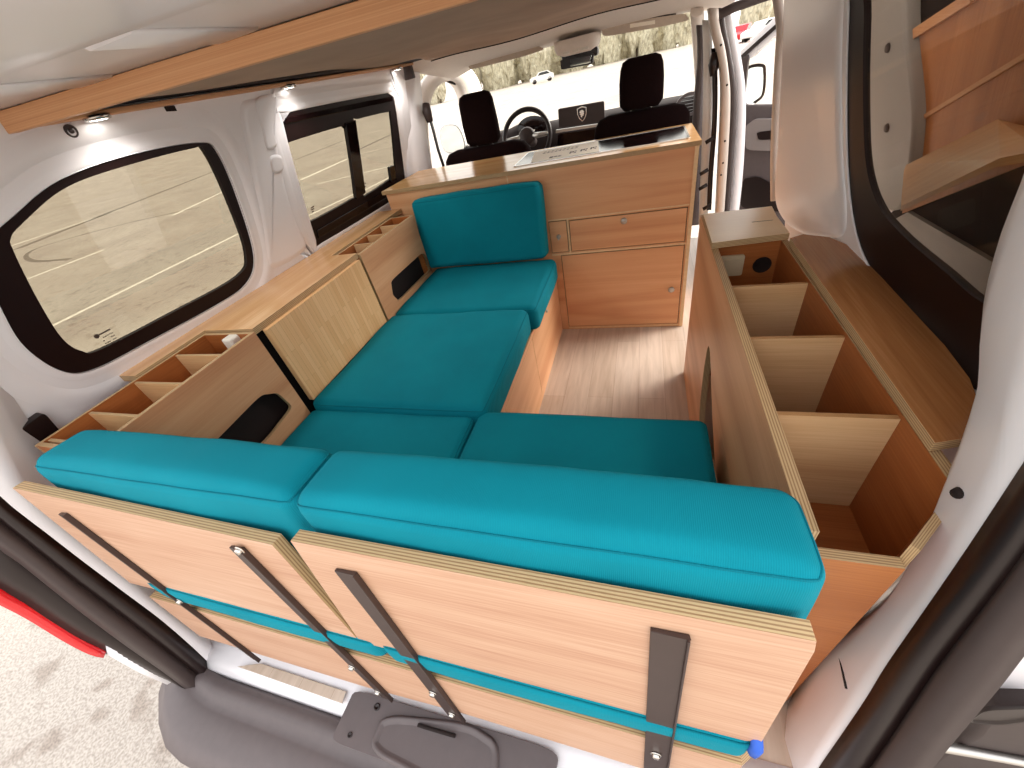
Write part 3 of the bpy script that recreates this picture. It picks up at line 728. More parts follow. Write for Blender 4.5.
for lo_, hi_ in (((-.4375, KY-.0015, .001), (-.434, KY, .30)), ((-.607, KY-.002, .625), (-.603, KY-.0, .845)), ((.2, KY-.0025, 0), (.2155, KY-.0005, .845)), ((-.437, KY-.0015, .618), (.197, KY, .624)), ((-.437, KY-.0015, .444), (.197, KY, .453)), ((-.346, KY-.0015, .453), (-.338, KY, .62)), ((-.392, KY-.0015, .005), (.197, KY, .014))):
    bt = MB(); bt.box(lo_, hi_); bt.build('edge_strip', M['edgelight'], kit)

wt = MB()
hobhole = [tuple(p[:2]) for p in (HZ((513, 167), .866), HZ((526, 152), .866), HZ((687, 128), .866), HZ((693, 137), .866))]
hx0, hx1, hy0, hy1 = -.585, .185, 2.0, 2.32
pan_z(wt, .847, .018, [(-1.285, KY-.012), (.222, KY-.012), (.222, 2.385), (-1.285, 2.385)])
wk = wt.build('worktop', WD('top', 'edge'), bevel=.0015); tag(wk, 'lacquered plywood worktop on top of the kitchen cabinet', 'worktop')
hb_ = thing('cooktop', (-.2, 2.16, .865), 'black glass covered hob and sink with paper sheet set in worktop', 'cooktop')
m_ = MB(); pan_z(m_, .8655, .004, rrect(hx0, hy0, hx1, hy1, .015), [rrect(hx0+.007, hy0+.007, hx1-.007, hy1-.007, .01)], sides=0); m_.build('rim', M['chrome'], hb_)
m_ = MB(); pan_z(m_, .8655, .003, rrect(hx0+.007, hy0+.007, -.245, hy1-.007, .008), sides=0); m_.build('glass_lid', M['gloss'], hb_)
m_ = MB(); pan_z(m_, .8655, .003, rrect(-.24, hy0+.007, hx1-.007, hy1-.007, .008), sides=0); m_.build('glass_lid', M['gloss'], hb_)
m_ = MB(); pan_z(m_, .8695, .0008, [(-.50, 2.016), (-.185, 2.016), (-.215, 2.305), (-.545, 2.305)], caps=0, sides=0); sheet = m_.build('paper_sheet', M['paper'], hb_); sheet['label'] = 'pale protective paper sheet with printed pictograms'
for (x, y, w, h) in ((-.33, 2.08, .034, .05), (-.28, 2.09, .034, .05), (-.235, 2.10, .03, .05), (-.42, 2.05, .06, .03)):
    m_ = MB()
    for i in range(3):
        for j in range(3):
            if (i*3+j) % 4 != 3: pan_z(m_, .8705, .0004, rect(x+i*w/3, y+j*h/3, x+(i+.8)*w/3, y+(j+.8)*h/3), sides=0)
    m_.build('pictogram', M['ink'], sheet)
for y0_, y1_ in ((2.2, 2.21), (2.235, 2.242)):
    m_ = MB()
    for i in range(9):
        x = -.48+i*.02; pan_z(m_, .8705, .0004, rect(x, y0_, x+.014, y1_), sides=0)
    m_.build('print', M['ink'], sheet)

# ------------------------------------------------------------------ BENCHES
XU, ZU = -1.07, .765
bx = thing('bench_box', (-.75, 1.3, 0), 'long wooden bench box under the left seat cushions', 'bench')
b = MB(); pan_x(b, -.445, .015, rect(.75, .0, KY-.003, .355)); b.build('side_panel', WD('front', 'edge'), bx, bevel=.001)
b = MB(); pan_z(b, .34, .015, rect(XU+.02, .75, -.45, KY-.003)); b.build('lid', WD('front', 'edge'), bx)
b = MB(); pan_x(b, -.433, .004, rect(.9, .03, 1.322, .335)); b.build('door', WD('front', 'edge'), bx, bevel=.0008)
d_ = MB(); pan_x(d_, -.433, .004, rect(1.332, .03, KY-.02, .335)); dd = d_.build('door', WD('front', 'edge'), bx, bevel=.0008)
q = HX((546, 311), -.429); k = MB(); k.lathe([(0, .010), (.006, .009), (.008, .005), (.008, 0)], axis_mat((-.429, q.y, q.z), EX), 14); k.build('knob', M['satin'], dd)
# rear bench: backs onto the leaning board plane
PT = V((0, .185, .765)); pd = V((0, -.087, -1)).normalized(); pn = V((0, -1, .087)).normalized()    # down the board, outward to the rear
def PB(p, off=0.0):
    q = on(p, PT+pn*off, pn); return q
def P2(p, off=0.0):
    q = PB(p, off); return (q.x, (q-(PT+pn*off)).dot(-pd))
rb_ = thing('rear_bench', (-.45, .4, 0), 'wide wooden bench base across the van at the rear', 'bench')
b = MB(); pan_y(b, .725, .015, rect(-1.05, 0, .185, .355)); b.build('front_panel', WD('front', 'edge'), rb_)
b = MB(); pan_z(b, .338, .014, rect(-1.05, .17, .185, .724)); b.build('lid', WD('front', 'edge'), rb_)
for x in (-1.05, .17):
    b = MB(); pan_x(b, x, .015, rect(.17, 0, .724, .339)); b.build('end_panel', WD('front', 'edge'), rb_)
b = MB()
low = [(-1.04, -.405), (.155, -.405), (.155, -.60), (-.0, -.60), (-.66, -.60), (-1.04, -.60)]
lowp = [P2(p) for p in ((120, 588), (375, 666), (560, 706), (752, 756), (768, 800), (700, 806), (529, 751), (353, 696), (232, 662), (195, 628))]
b.slab(PT+pn*.0, EX, -pd, [(-1.21, -.440), (.160, -.440), (.160, -.62), (-.36, -.62), (-.62, -.65), (-1.21, -.66)], -.018, n=pn)
b.build('rear_board', WD('panel', 'edge'), rb_, bevel=.001)

# ------------------------------------------------------------------ CUSHIONS
def cushion(name, c, size, label, rot=None, r=.035, bulge=(.008, .008, .012), wr=.004, group=None, wf=7, seed=0, seam=True, taper=0, ear=0, drop=0):
    """soft block: centre c, full size, slightly puffed faces, piping along the edges"""
    hx, hy, hz = (x/2 for x in size); rot = rot or Matrix.Identity(3); c = V(c)
    def P(u, v, w):      # u,v,w in -1..1 on the surface
        p = V((u*hx, v*hy, w*hz)); core = V((max(-hx+r, min(hx-r, p.x)), max(-hy+r, min(hy-r, p.y)), max(-hz+r, min(hz-r, p.z))))
        d = p-core
        if d.length > 1e-9:
            m = max(abs(d.x), abs(d.y), abs(d.z))
            d = d.normalized()*r*min(1, m/r) if m < r else d.normalized()*r
        q = core+d
        q.x += bulge[0]*u*abs(u)**3*(1-v*v)*(1-w*w); q.y += bulge[1]*v*abs(v)**3*(1-u*u)*(1-w*w); q.z += bulge[2]*max(0, w)**4*(1-u**4)*(1-v**4)
        if ear and u < 0: q.x -= ear*max(0, min(1, (-q.y-(hy-.11))/.03))*(-u)**6
        if drop and w < 0: q.z -= drop*max(0, min(1, (-q.y-(hy-.022))/.012))*(-w)**3
        if taper: q.z -= taper*max(0, min(1, (-q.y-(hy-.075))/.03))*(q.z+hz)/(2*hz)
        n_ = noise.noise(V((q.x*wf+seed, q.y*wf, q.z*wf)))*wr + noise.noise(V((q.x*wf*3, q.y*wf*1.2+seed, q.z*wf*2)))*wr*.4
        q += d.normalized()*n_ if d.length > 1e-9 else V((0, 0, n_))
        return c + rot @ q
    def seq(h):
        n = max(8, int(h*2/.025)); e = 1-r/h
        s = [-1+(1-e)*k/6 for k in range(6)]+[-e+2*e*k/n for k in range(n+1)]+[e+(1-e)*k/6 for k in range(1, 7)]
        return s
    U, W_, Z_ = seq(hx), seq(hy), seq(hz); mb = MB()
    for w in (-1, 1): mb.grid([[P(u, v, w) for u in U] for v in W_])
    for v in (-1, 1): mb.grid([[P(u, v, w) for u in U] for w in Z_])
    for u in (-1, 1): mb.grid([[P(u, v, w) for v in W_] for w in Z_])
    bmesh.ops.remove_doubles(mb.bm, verts=mb.bm.verts, dist=1e-5)
    o = mb.build(name, M['teal']); tag(o, label, 'cushion', group)
    if seam:
        for w in (1, -1):
            pm = MB(); loop = []
            def add(u, v): loop.append(P(u, v, w*(1-.28*r/hz)))
            for u in U[:-1]: add(u, -1)
            for v in W_[:-1]: add(1, v)
            for u in U[:0:-1]: add(u, 1)
            for v in W_[:0:-1]: add(-1, v)
            pm.tube(loop, .0016, 6, closed=True)
            pm.build('piping', M['seam'], o)
    return o
SZ0, SZ1 = .357, .470
zc, zh = (SZ0+SZ1)/2, SZ1-SZ0
sg = 'teal seat and back cushions'
cushion('seat_cushion', (-.745, 1.042, zc+.004), (.645, .60, zh+.006), 'long teal seat cushion in the middle of the left bench', r=.030, bulge=(.008, .004, .012), wr=.004, seed=3, group=sg)
cushion('seat_cushion', (-.735, 1.60, zc), (.675, .505, zh), 'teal seat cushion of left bench nearest the kitchen cabinet', r=.028, bulge=(.006, .003, .008), wr=.003, seed=9, group=sg)
cushion('seat_cushion', (-.765, .4495, .402), (.605, .601, .097), 'teal rear bench seat cushion on the left, behind left back cushion', r=.022, bulge=(.004, .004, .006), wr=.002, seed=5, taper=.016, ear=.06, group=sg)
cushion('seat_cushion', (-.145, .462, .402), (.618, .626, .097), 'teal rear bench seat cushion on the right, beside the compartment unit', r=.022, bulge=(.004, .004, .006), wr=.002, seed=8, taper=.016, group=sg)
rotb = Matrix.Rotation(math.radians(-4), 3, 'X')
cushion('back_cushion', (-.816, .264, .613), (.672, .115, .350), 'smaller left teal back cushion against the left rear backrest board', Matrix.Rotation(math.radians(-3), 3, 'X'), r=.026, bulge=(.012, .008, .014), wr=.003, seed=12, group=sg)
cushion('back_cushion', (-.1515, .264, .613), (.655, .118, .350), 'wide right teal back cushion nearest the camera', Matrix.Rotation(math.radians(-3), 3, 'X'), r=.026, bulge=(.012, .008, .014), wr=.003, seed=15, group=sg)
cushion('back_cushion', (-.765, 1.868, .645), (.655, .100, .335), 'upright teal cushion leaning against the kitchen cabinet front', Matrix.Rotation(math.radians(-7), 3, 'X'), r=.026, bulge=(.006, .012, .008), wr=.003, seed=21, group=sg)

# ------------------------------------------------------------------ BACKREST BOARDS WITH STEEL STRAPS
def board(label, polypx, straps):
    poly = [P2(p, 0) for p in polypx]
    cx = sum(p[0] for p in poly)/len(poly)
    root = thing('backrest_board', (cx, .17, .43), label, 'backrest board')
    b = MB(); b.slab(PT+pn*0, EX, -pd, poly, -.020, n=pn); b.build('panel', WD('panel', 'edge'), root, bevel=.001)
    for (ta, tb, w, bolts) in straps:
        A = P2(ta, .004); B = P2(tb, .004)
        x = A[0]; d = V((B[0]-A[0], B[1]-A[1])).normalized(); t = V((-d.y, d.x))*w/2
        s = MB(); s.slab(PT+pn*.0005, EX, -pd, [tuple(V(A)-t), tuple(V(B)-t), tuple(V(B)+t), tuple(V(A)+t)], .005, n=pn, sides=0)
        # folded rim along one long side gives the angle profile
        s.slab(PT+pn*.0055, EX, -pd, [tuple(V(A)+t), tuple(V(B)+t), tuple(V(B)+t*.86), tuple(V(A)+t*.86)], .004, n=pn, sides=0)
        so = s.build('steel_strap', M['metal'], root, bevel=.0008); so['label'] = 'black steel strap'
        for bp_ in bolts:
            q = P2(bp_, .006); k = MB()
            mt = axis_mat(PT+pn*.0055+EX*q[0]-pd*q[1], pn)
            k.lathe([(0, .0005), (.009, .0005), (.009, .002), (.005, .002)], mt, 14); k.lathe([(.0065, .002), (.0065, .006), (.005, .007), (0, .007)], mt, 6)
            k.build('bolt', M['chrome'], so)
    return root
board('left plywood backrest board with two black straps, offset lower', [(12, 488), (272, 545), (359, 641), (356, 642), (130, 583)],
      [((62, 514), (257, 660), .028, [(180, 601)]), ((236, 548), (388, 699), .031, [(240, 550), (352, 667), (378, 692)])])
board('right wide plywood backrest board with two black straps', [(290, 541), (817, 642), (815, 652), (762, 742), (745, 741), (360, 642)],
      [((345, 572), (458, 720), .038, [(433, 693), (452, 714)]), ((670, 634), (655, 775), .040, [(656, 754)])])
# blue strap end beside the right board
bz = MB(); q = on((764, 749), (.17, 0, 0), (1, 0, 0)); bz.tube([q+V((-.01, .02, .02)), q+V((-.008, 0, 0)), q+V((-.008, 0, -.03))], .008, 8); tag(bz.build('blue_cloth', M['blue']), 'bit of blue cloth beside the right board bottom corner', 'cloth')

# ------------------------------------------------------------------ LEFT SIDE UNITS
def Y_at(p, z=ZU): return HZ(p, z).y
def organiser(label, y0, y1, x0, x1, ztop, cut, divs, zb=.36, fl=.60):
    root = thing('organiser_box', ((x0+x1)/2, (y0+y1)/2, zb), label, 'organiser')
    b = MB(); pan_x(b, x1-.012, .012, rect(y0, zb, y1, ztop), [cut] if cut else []); b.build('front_panel', WD('unit', 'edge'), root, bevel=.0008)
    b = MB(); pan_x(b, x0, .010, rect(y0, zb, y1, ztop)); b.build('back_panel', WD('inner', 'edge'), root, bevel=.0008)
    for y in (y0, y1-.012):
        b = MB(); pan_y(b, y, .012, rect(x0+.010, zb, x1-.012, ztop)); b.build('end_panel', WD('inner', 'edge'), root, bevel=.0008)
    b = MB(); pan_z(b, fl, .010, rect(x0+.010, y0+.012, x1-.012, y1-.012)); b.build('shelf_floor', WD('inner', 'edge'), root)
    b = MB(); pan_x(b, x1-.045, .004, rect(y0+.014, zb+.002, y1-.014, fl)); b.build('shade_sheet', M['hole'], root)  # black sheet painting in the shade seen through the front cutout
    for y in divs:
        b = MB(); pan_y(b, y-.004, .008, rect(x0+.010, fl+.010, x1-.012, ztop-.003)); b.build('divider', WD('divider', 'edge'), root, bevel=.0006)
    return root
cutR = round_poly([(.30, .44), (.665, .44), (.665, .50), (.645, .605), (.42, .605), (.33, .56)], 6, .3)
def ucut(pxs): return [(HX(p, XU).y, HX(p, XU).z) for p in pxs]
cR = round_poly(ucut([(205, 452), (232, 474), (270, 437), (293, 407), (278, 393), (261, 395)]), 5, .2)
organiser('rear left plywood organiser box behind the bamboo door, with slots', .275, .735, -1.275, XU, ZU, cR, [Y_at((197, 354)), Y_at((157, 382)), Y_at((110, 413)), Y_at((62, 440))])
cF = round_poly(ucut([(423, 252), (433, 267), (399, 301), (393, 295), (391, 281)]), 5, .16)
organiser('front left plywood organiser box beside the kitchen cabinet', 1.31, 1.80, -1.20, XU, ZU, cF, [Y_at((372, 242)), Y_at((384, 233)), Y_at((396, 224))])
# white charger in the rear box
q = HZ((217, 344), .74)
ch = MB(); ch.box((-1.165, q.y-.018, .70), (-1.125, q.y+.018, .765)); tag(ch.build('switch_box', M['whiteplastic'], bevel=.006), 'white plastic box standing in the rear left organiser slot', 'box')
# middle carcass and bamboo door
mc = thing('side_cabinet', (-1.2, 1.02, .36), 'low left wall cabinet between the two organiser boxes', 'cabinet')
b = MB(); pan_z(b, .36, .012, rect(-1.34, .74, XU-.02, 1.30)); b.build('bottom', WD('inner', 'edge'), mc)
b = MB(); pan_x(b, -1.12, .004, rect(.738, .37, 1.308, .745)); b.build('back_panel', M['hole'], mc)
for y in (.737, 1.302):
    b = MB(); pan_y(b, y, .006, rect(-1.12, .37, XU-.012, .745)); b.build('side_panel', WD('inner', 'edged'), mc)
b = MB(); pan_x(b, XU-.010, .020, rect(.766, .47, 1.285, .752), rot=True, caps=0, sides=0); bd = b.build('bamboo_door', M['bamboo'], bevel=.002)
tag(bd, 'bamboo board door leaning upright in the middle of left side', 'door')
# ledges along the wall
b = MB(); pan_z(b, .752, .020, [(-1.352, .515), (-1.278, .515), (-1.278, .74), (-1.078, .74), (-1.078, 1.305), (-1.205, 1.305), (-1.205, 1.93), (-1.352, 1.93)], rot=True)
lo = b.build('wall_shelf', WD('ledge', 'edge'), bevel=.0012); tag(lo, 'long lacquered plywood ledge shelf under the left windows', 'shelf')

# ------------------------------------------------------------------ RIGHT COMPARTMENT UNIT
RX0, RX1, RZ = .196, .395, .70
ru = thing('compartment_unit', (.3, .93, 0), 'long open plywood compartment unit along the right wall', 'cabinet')
arch = [(HX(p, RX0).y, HX(p, RX0).z) for p in ((706, 345), (715, 362), (727, 420), (735, 470), (733, 500), (712, 470), (707, 420), (704, 385), (704, 355))]
arch = [(1.075, .47), (1.03, .475), (.86, .36), (.70, .28), (.62, .24), (.62, .10), (.95, .10), (1.055, .20), (1.085, .36)]
ar = round_poly(arch, 5, .4)
b = MB(); pan_x(b, RX0, .018, rect(.325, 0, 1.54, RZ), [ar]); b.build('side_panel', WD('unit', 'edge'), ru, bevel=.001)
b = MB(); pan_x(b, RX0+.10, .004, rect(.4, .02, 1.2, .449)); b.build('shade_sheet', M['hole'], ru)  # added black sheet, colours the inside of the arch as shade
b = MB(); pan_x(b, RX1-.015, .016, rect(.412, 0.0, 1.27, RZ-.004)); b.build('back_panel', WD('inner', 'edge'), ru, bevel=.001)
b = MB(); pan_y(b, .325, .016, rect(RX0+.018, 0, .318, RZ-.06)); b.build('rear_end_panel', WD('inner', 'edge'), ru, bevel=.001)
b = MB(); b.slab((.318, .341, 0), V((RX1-.015-.318, .412-.341, 0)), EZ, rect(0, 0, .094, RZ-.03), .010); b.build('corner_panel', WD('inner', 'edge'), ru)
b = MB(); pan_y(b, 1.262, .012, rect(RX0+.018, .2, RX1-.002, RZ)); fe_ = b.build('front_end_panel', WD('inner', 'edge'), ru)
b = MB(); pan_y(b, 1.52, .018, rect(RX0+.018, 0, .40, RZ)); b.build('front_panel', WD('unit', 'edge'), ru)
b = MB(); pan_z(b, RZ+.0005, .018, [tuple(HZ(p, RZ+.0185)[:2]) for p in ((703, 214), (772, 206), (777, 216), (790, 233), (712, 243))]); lid = b.build('top_panel', WD('lit_ply', 'edge'), ru, bevel=.0012)
b = MB()
a, c_ = HZ((752, 222), RZ+.019), HZ((775, 220), RZ+.019); b.box((a.x, a.y-.001, RZ+.0186), (c_.x-.005, a.y+.001, RZ+.0190)); b.build('seam', M['hole'], lid)
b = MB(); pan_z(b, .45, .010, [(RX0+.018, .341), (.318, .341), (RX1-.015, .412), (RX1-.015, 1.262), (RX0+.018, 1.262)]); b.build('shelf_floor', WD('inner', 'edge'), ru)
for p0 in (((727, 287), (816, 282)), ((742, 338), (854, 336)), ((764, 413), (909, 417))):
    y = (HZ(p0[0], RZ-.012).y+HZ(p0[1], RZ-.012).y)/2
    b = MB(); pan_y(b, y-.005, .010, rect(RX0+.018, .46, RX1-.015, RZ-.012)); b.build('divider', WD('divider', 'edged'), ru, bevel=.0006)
# round cable hole and wall switch on the end panel
q = HY((762, 265), 1.262); k = MB(); k.lathe([(0, .001), (.021, .001), (.023, .003), (.025, 0)], axis_mat((q.x, 1.262, q.z), (0, -1, 0)), 24); kk = k.build('cable_hole', M['hole'], fe_)
q = HY((731, 265), 1.262)
sw = thing('wall_socket', (q.x, 1.262, q.z), 'square ivory wall switch on end of the first right compartment', 'switch')
k = MB(); k.slab((q.x, 1.2615, q.z), EX, EZ, rrect(-.032, -.032, .032, .032, .006), .008, sides=0, n=V((0, -1, 0))); k.build('plate', M['ivory'], sw, bevel=.002)
k = MB(); k.slab((q.x, 1.2535, q.z), EX, EZ, rrect(-.022, -.022, .022, .022, .004), .004, sides=0, n=V((0, -1, 0))); k.build('rocker', M['ivory'], sw, bevel=.0015)
# ledge beside it
lp = [tuple(HZ(p, RZ+.018)[:2]) for p in ((790, 238), (803, 234), (830, 237), (851, 246), (868, 262), (905, 302), (945, 345), (970, 378), (979, 402), (973, 437), (935, 443))]
b = MB(); pan_z(b, RZ+.0, .018, lp, rot=True); le = b.build('side_shelf', WD('darkledge', 'edge'), bevel=.0012); tag(le, 'brown lacquered plywood ledge shelf below the dark right window', 'shelf')

# ------------------------------------------------------------------ CAB
cabx = -.45
# cab roof lining and headers
cr_ = MB()
tl_, tr_ = HY((466, 74), 3.25), HY((692, 21), 3.25)
rows = []
for j in range(7):
    t = j/6; y = 2.44+(3.27-2.44)*t
    rows.append([V((-1.28+i*1.72/10, y, 1.375-.085*t+.012*math.sin(i/10*math.pi)-(.03 if i in (0, 10) else 0))) for i in range(11)])
cr_.grid(rows, 0); struct(cr_.build('trim_18', M['cabwhite'], solid=.02, offset=1), 'pale cab roof lining above the windscreen', 'ceiling')
rf2 = MB(); rf2.box((-1.34, 2.6, 1.44), (.44, 3.3, 1.46)); struct(rf2.build('trim_19', M['white']), 'cab roof', 'roof')
# windscreen
ws = MB()
wy0, wz0, wy1, wz1 = 3.25, 1.285, 4.0, .84
ws.grid([[V((-1.24+i*1.60/8, wy0+.03*math.sin(i/8*math.pi), wz0)) for i in range(9)], [V((-1.36+i*1.84/8, wy1+.10*math.sin(i/8*math.pi), wz1)) for i in range(9)]], 0)
struct(ws.build('window_4', M['gl_clear'], solid=.004), 'wide front windscreen', 'window')
# A pillars
ap = MB()
def pillar(mb, a, b, w, d):
    a, b = V(a), V(b); t = (b-a).normalized(); u = EX; v = t.cross(u).normalized()
    mb.loft([[p+u*(w*math.cos(k*math.pi/4))+v*(d*math.sin(k*math.pi/4)) for k in range(8)] for p in (a, a.lerp(b, .5), b)])
a0, a1 = HY((697, 10), 3.15), HY((702, 100), 3.55)
pillar(ap, a0, a1, .035, .05); struct(ap.build('trim_20', M['cabwhite']), 'pale right windscreen pillar', 'pillar')
# left front: arch round the driver's door window
xl = -1.33
arch_o = [HX(p, xl) for p in ((420, 165), (416, 130), (418, 100), (424, 82), (440, 66), (460, 60), (476, 76), (486, 100), (500, 130))]
arch_i = [HX(p, xl) for p in ((432, 168), (428, 130), (430, 103), (437, 87), (448, 80), (457, 82), (463, 92), (468, 110), (476, 140))]
lw = MB(); Ao, Ai = spline(arch_o, 6, False), spline(arch_i, 6, False)
lw.grid([[p+V((-.03, 0, 0)) for p in Ao], Ao, [a.lerp(b, .5)+V((.03, 0, 0)) for a, b in zip(Ao, Ai)], Ai, [p+V((-.06, 0, 0)) for p in Ai]], 0)
struct(lw.build('trim_21', M['cabwhite'], solid=.006, offset=0), "pale lining arch round the driver's side window", 'pillar')
dk = MB(); dk.tube([HX(p, xl-.03) for p in ((448, 80), (458, 84), (465, 96), (470, 112))], .016, 8); struct(dk.build('trim_22', M['black']), "black seal at the front of driver's side window", 'seal')
# left B pillar: closes the gap between wall and cab
bp_ = MB()
bo = [HX(p, -1.30) for p in ((398, 66), (402, 120), (410, 170), (418, 200))]; bi = [HX(p, -1.27) for p in ((418, 62), (421, 90), (424, 120), (432, 170))]
bo, bi = resamp(bo, 12), resamp(bi, 12)
bp_.grid([[p+V((-.06, 0, 0)) for p in bo], bo, [a.lerp(b, .5)+V((.012, 0, 0)) for a, b in zip(bo, bi)], bi, [p+V((-.05, .04, 0)) for p in bi]], 0)
struct(bp_.build('trim_23', M['white'], solid=.006, offset=0), 'white left pillar behind the driver seat', 'pillar')
bt = MB(); bt.box((-1.25, 2.46, 1.29), (-1.19, 2.49, 1.36)); struct(bt.build('trim_24', M['dgrey'], bevel=.006), 'dark trim block at the front end of the wood strip', 'trim')
# seat belt left
sb = thing('seat_belt', (-1.26, 2.6, .9), "black driver's seat belt hanging on the left pillar", 'seat belt')
m_ = MB(); pts = [HX(p, -1.24) for p in ((428, 112), (433, 130), (438, 150), (444, 168), (448, 180))]
m_.grid([[p+V((0, -.018, 0)) for p in pts], [p+V((0, .018, 0)) for p in pts]], 0); m_.build('strap', M['black'], sb, solid=.003)
m_ = MB(); m_.tube([HX(p, -1.24) for p in ((426, 104), (427, 112), (430, 122))], [.022, .028, .02], 10); m_.build('anchor', M['dgrey'], sb)

# seats
def seat(label, cx, y, zsh, ztop, w, hw):
    root = thing('front_seat', (cx, y+.2, 0), label, 'seat', 'front seats')
    def sect(z, wx, d, yy, n=20):
        out = []
        for k in range(n):
            t = k*2*math.pi/n; c, s = math.cos(t), math.sin(t); e = .55
            out.append(V((cx+wx*math.copysign(abs(c)**e, c), yy+d*math.copysign(abs(s)**e, s), z)))
        return out
    m = MB(); m.loft([sect(.30, w*.46, .06, y), sect(.45, w*.50, .075, y), sect(.65, w*.50, .07, y+.01), sect(zsh-.12, w*.50, .065, y+.0), sect(zsh-.05, w*.48, .06, y-.0), sect(zsh-.015, w*.43, .05, y), sect(zsh, w*.33, .03, y)])
    m.build('backrest', M['seat'], root)
    m = MB(); m.loft([sect(.20, w*.46, .24, y+.28), sect(.32, w*.50, .27, y+.28), sect(.40, w*.48, .25, y+.28), sect(.43, w*.40, .20, y+.28)]); m.build('seat_base', M['seat'], root)
    m = MB(); m.loft([sect(.0, w*.4, .2, y+.28), sect(.21, w*.4, .2, y+.28)]); m.build('pedestal', M['dgrey'], root)
    m = MB(); m.loft([sect(zsh+.005, hw*.40, .035, y), sect(zsh+.03, hw*.50, .05, y), sect(zsh+.12, hw*.50, .055, y-.008), sect(ztop-.04, hw*.47, .05, y-.012), sect(ztop-.012, hw*.42, .04, y-.012), sect(ztop, hw*.30, .02, y-.012)]); hr = m.build('headrest', M['seat'], root)
    for dx in (-.05, .05):
        m = MB(); m.tube([(cx+dx, y, zsh-.03), (cx+dx, y, zsh+.03)], .007, 8); m.build('headrest_post', M['chrome'], root)
    return root
seat("black driver seat on the left, by the steering wheel", -.955, 2.72, .895, 1.168, .60, .22)
seat("black passenger seat right of the dashboard screen", -.014, 2.53, .945, 1.160, .49, .212)

# dashboard
DY = 3.35
db = thing('dashboard', (cabx, 3.6, .5), 'black dashboard below the windscreen', 'dashboard')
m = MB()
prof = [(DY+.02, .30), (DY-.02, .55), (DY, .74), (DY+.05, .83), (DY+.14, .86), (DY+.45, .845), (DY+.75, .83), (DY+.75, .3)]
rows = []
for i in range(25):
    x = -1.33+i*1.74/24
    bump = .05*math.exp(-((x+.86)/.17)**2)
    rows.append([V((x, yy, zz+(bump if 2 <= k <= 4 else 0))) for k, (yy, zz) in enumerate(prof)])
m.grid(rows, 0); m.build('body', M['dash'], db)
sc0 = HY((558, 128), 3.30); 
def SQ(p): return HY(p, 3.30)
m = MB(); q4 = [SQ(p) for p in ((559, 128), (605, 121), (604, 101), (558, 109))]
poly = round_poly([(p.x, p.z) for p in q4], 4, .06)
pan_y(m, 3.30, .022, poly, sides=0); scr = m.build('screen', M['dgrey'], db, bevel=.003); scr['label'] = 'dark infotainment screen showing a silver shield emblem'
# emblem: shield with a stylised animal head in profile
em = MB(); ce0 = SQ((582, 114)); sx, sz = .033, .044
shield = [(-1, .8), (-.3, .95), (.0, 1), (.3, .95), (1, .8), (.95, 0), (.6, -.6), (0, -1), (-.6, -.6), (-.95, 0)]
sh = [(ce0.x+a*sx, ce0.z+b_*sz) for a, b_ in shield]; shi = [(ce0.x+a*sx*.86, ce0.z+b_*sz*.88) for a, b_ in shield]
pan_y(em, 3.2985, .001, sh, [shi], sides=0)
head = [(-.62, .55), (-.2, .62), (.1, .72), (.35, .60), (.6, .30), (.45, .12), (.62, -.08), (.35, -.14), (.42, -.34), (.1, -.30), (.0, -.52), (-.12, -.75), (-.2, -.4), (-.45, -.45), (-.3, -.12), (-.65, -.05), (-.35, .15), (-.72, .28), (-.4, .38)]
pan_y(em, 3.2985, .001, [(ce0.x+a*sx*.8, ce0.z+b_*sz*.8) for a, b_ in head], sides=0)
em.build('shield_emblem', M['chrome'], scr)
m = MB()
pan_y(m, 3.29, .03, [(p.x, p.z) for p in (SQ((556, 133)), SQ((607, 125)), SQ((607, 122.5)), SQ((556, 130)))], sides=0); m.build('trim_bar', M['satin'], db)
m = MB(); pan_y(m, 3.30, .03, round_poly([(p.x, p.z) for p in (SQ((557, 150)), SQ((612, 142)), SQ((607, 127)), SQ((558, 134)))], 4, .1), sides=0); m.build('centre_console', M['gloss'], db)
m = MB(); q = HY((690, 104), 3.28)
ring = [(q.x+.085*math.cos(t*math.pi/12), q.z+.065*math.sin(t*math.pi/12)) for t in range(24)]; ri = [(q.x+.066*math.cos(t*math.pi/12), q.z+.048*math.sin(t*math.pi/12)) for t in range(24)]
pan_y(m, 3.27, .03, ring, [ri], sides=0); va = m.build('air_vent', M['grey'], db, bevel=.004)
for k in range(-2, 3):
    m = MB(); m.box((q.x-.055, 3.28, q.z+k*.018-.002), (q.x+.055, 3.30, q.z+k*.018+.002)); m.build('louvre', M['black'], va)
m = MB(); q = HY((531, 127), 3.38); m.lathe([(0, 0), (.11, 0), (.115, -.02), (.115, -.06)], axis_mat((q.x, 3.39, q.z), (0, -1, .25)) @ Matrix.Scale(.62, 4, (0, 1, 0)), 24); m.build('instrument_cluster', M['gloss'], db)
m = MB(); qq = HY((532, 131), 3.33); m.tube([qq+V((-.02, 0, -.003)), qq+V((.02, 0, .003))], .003, 6); m.build('display', M['paper'], db)
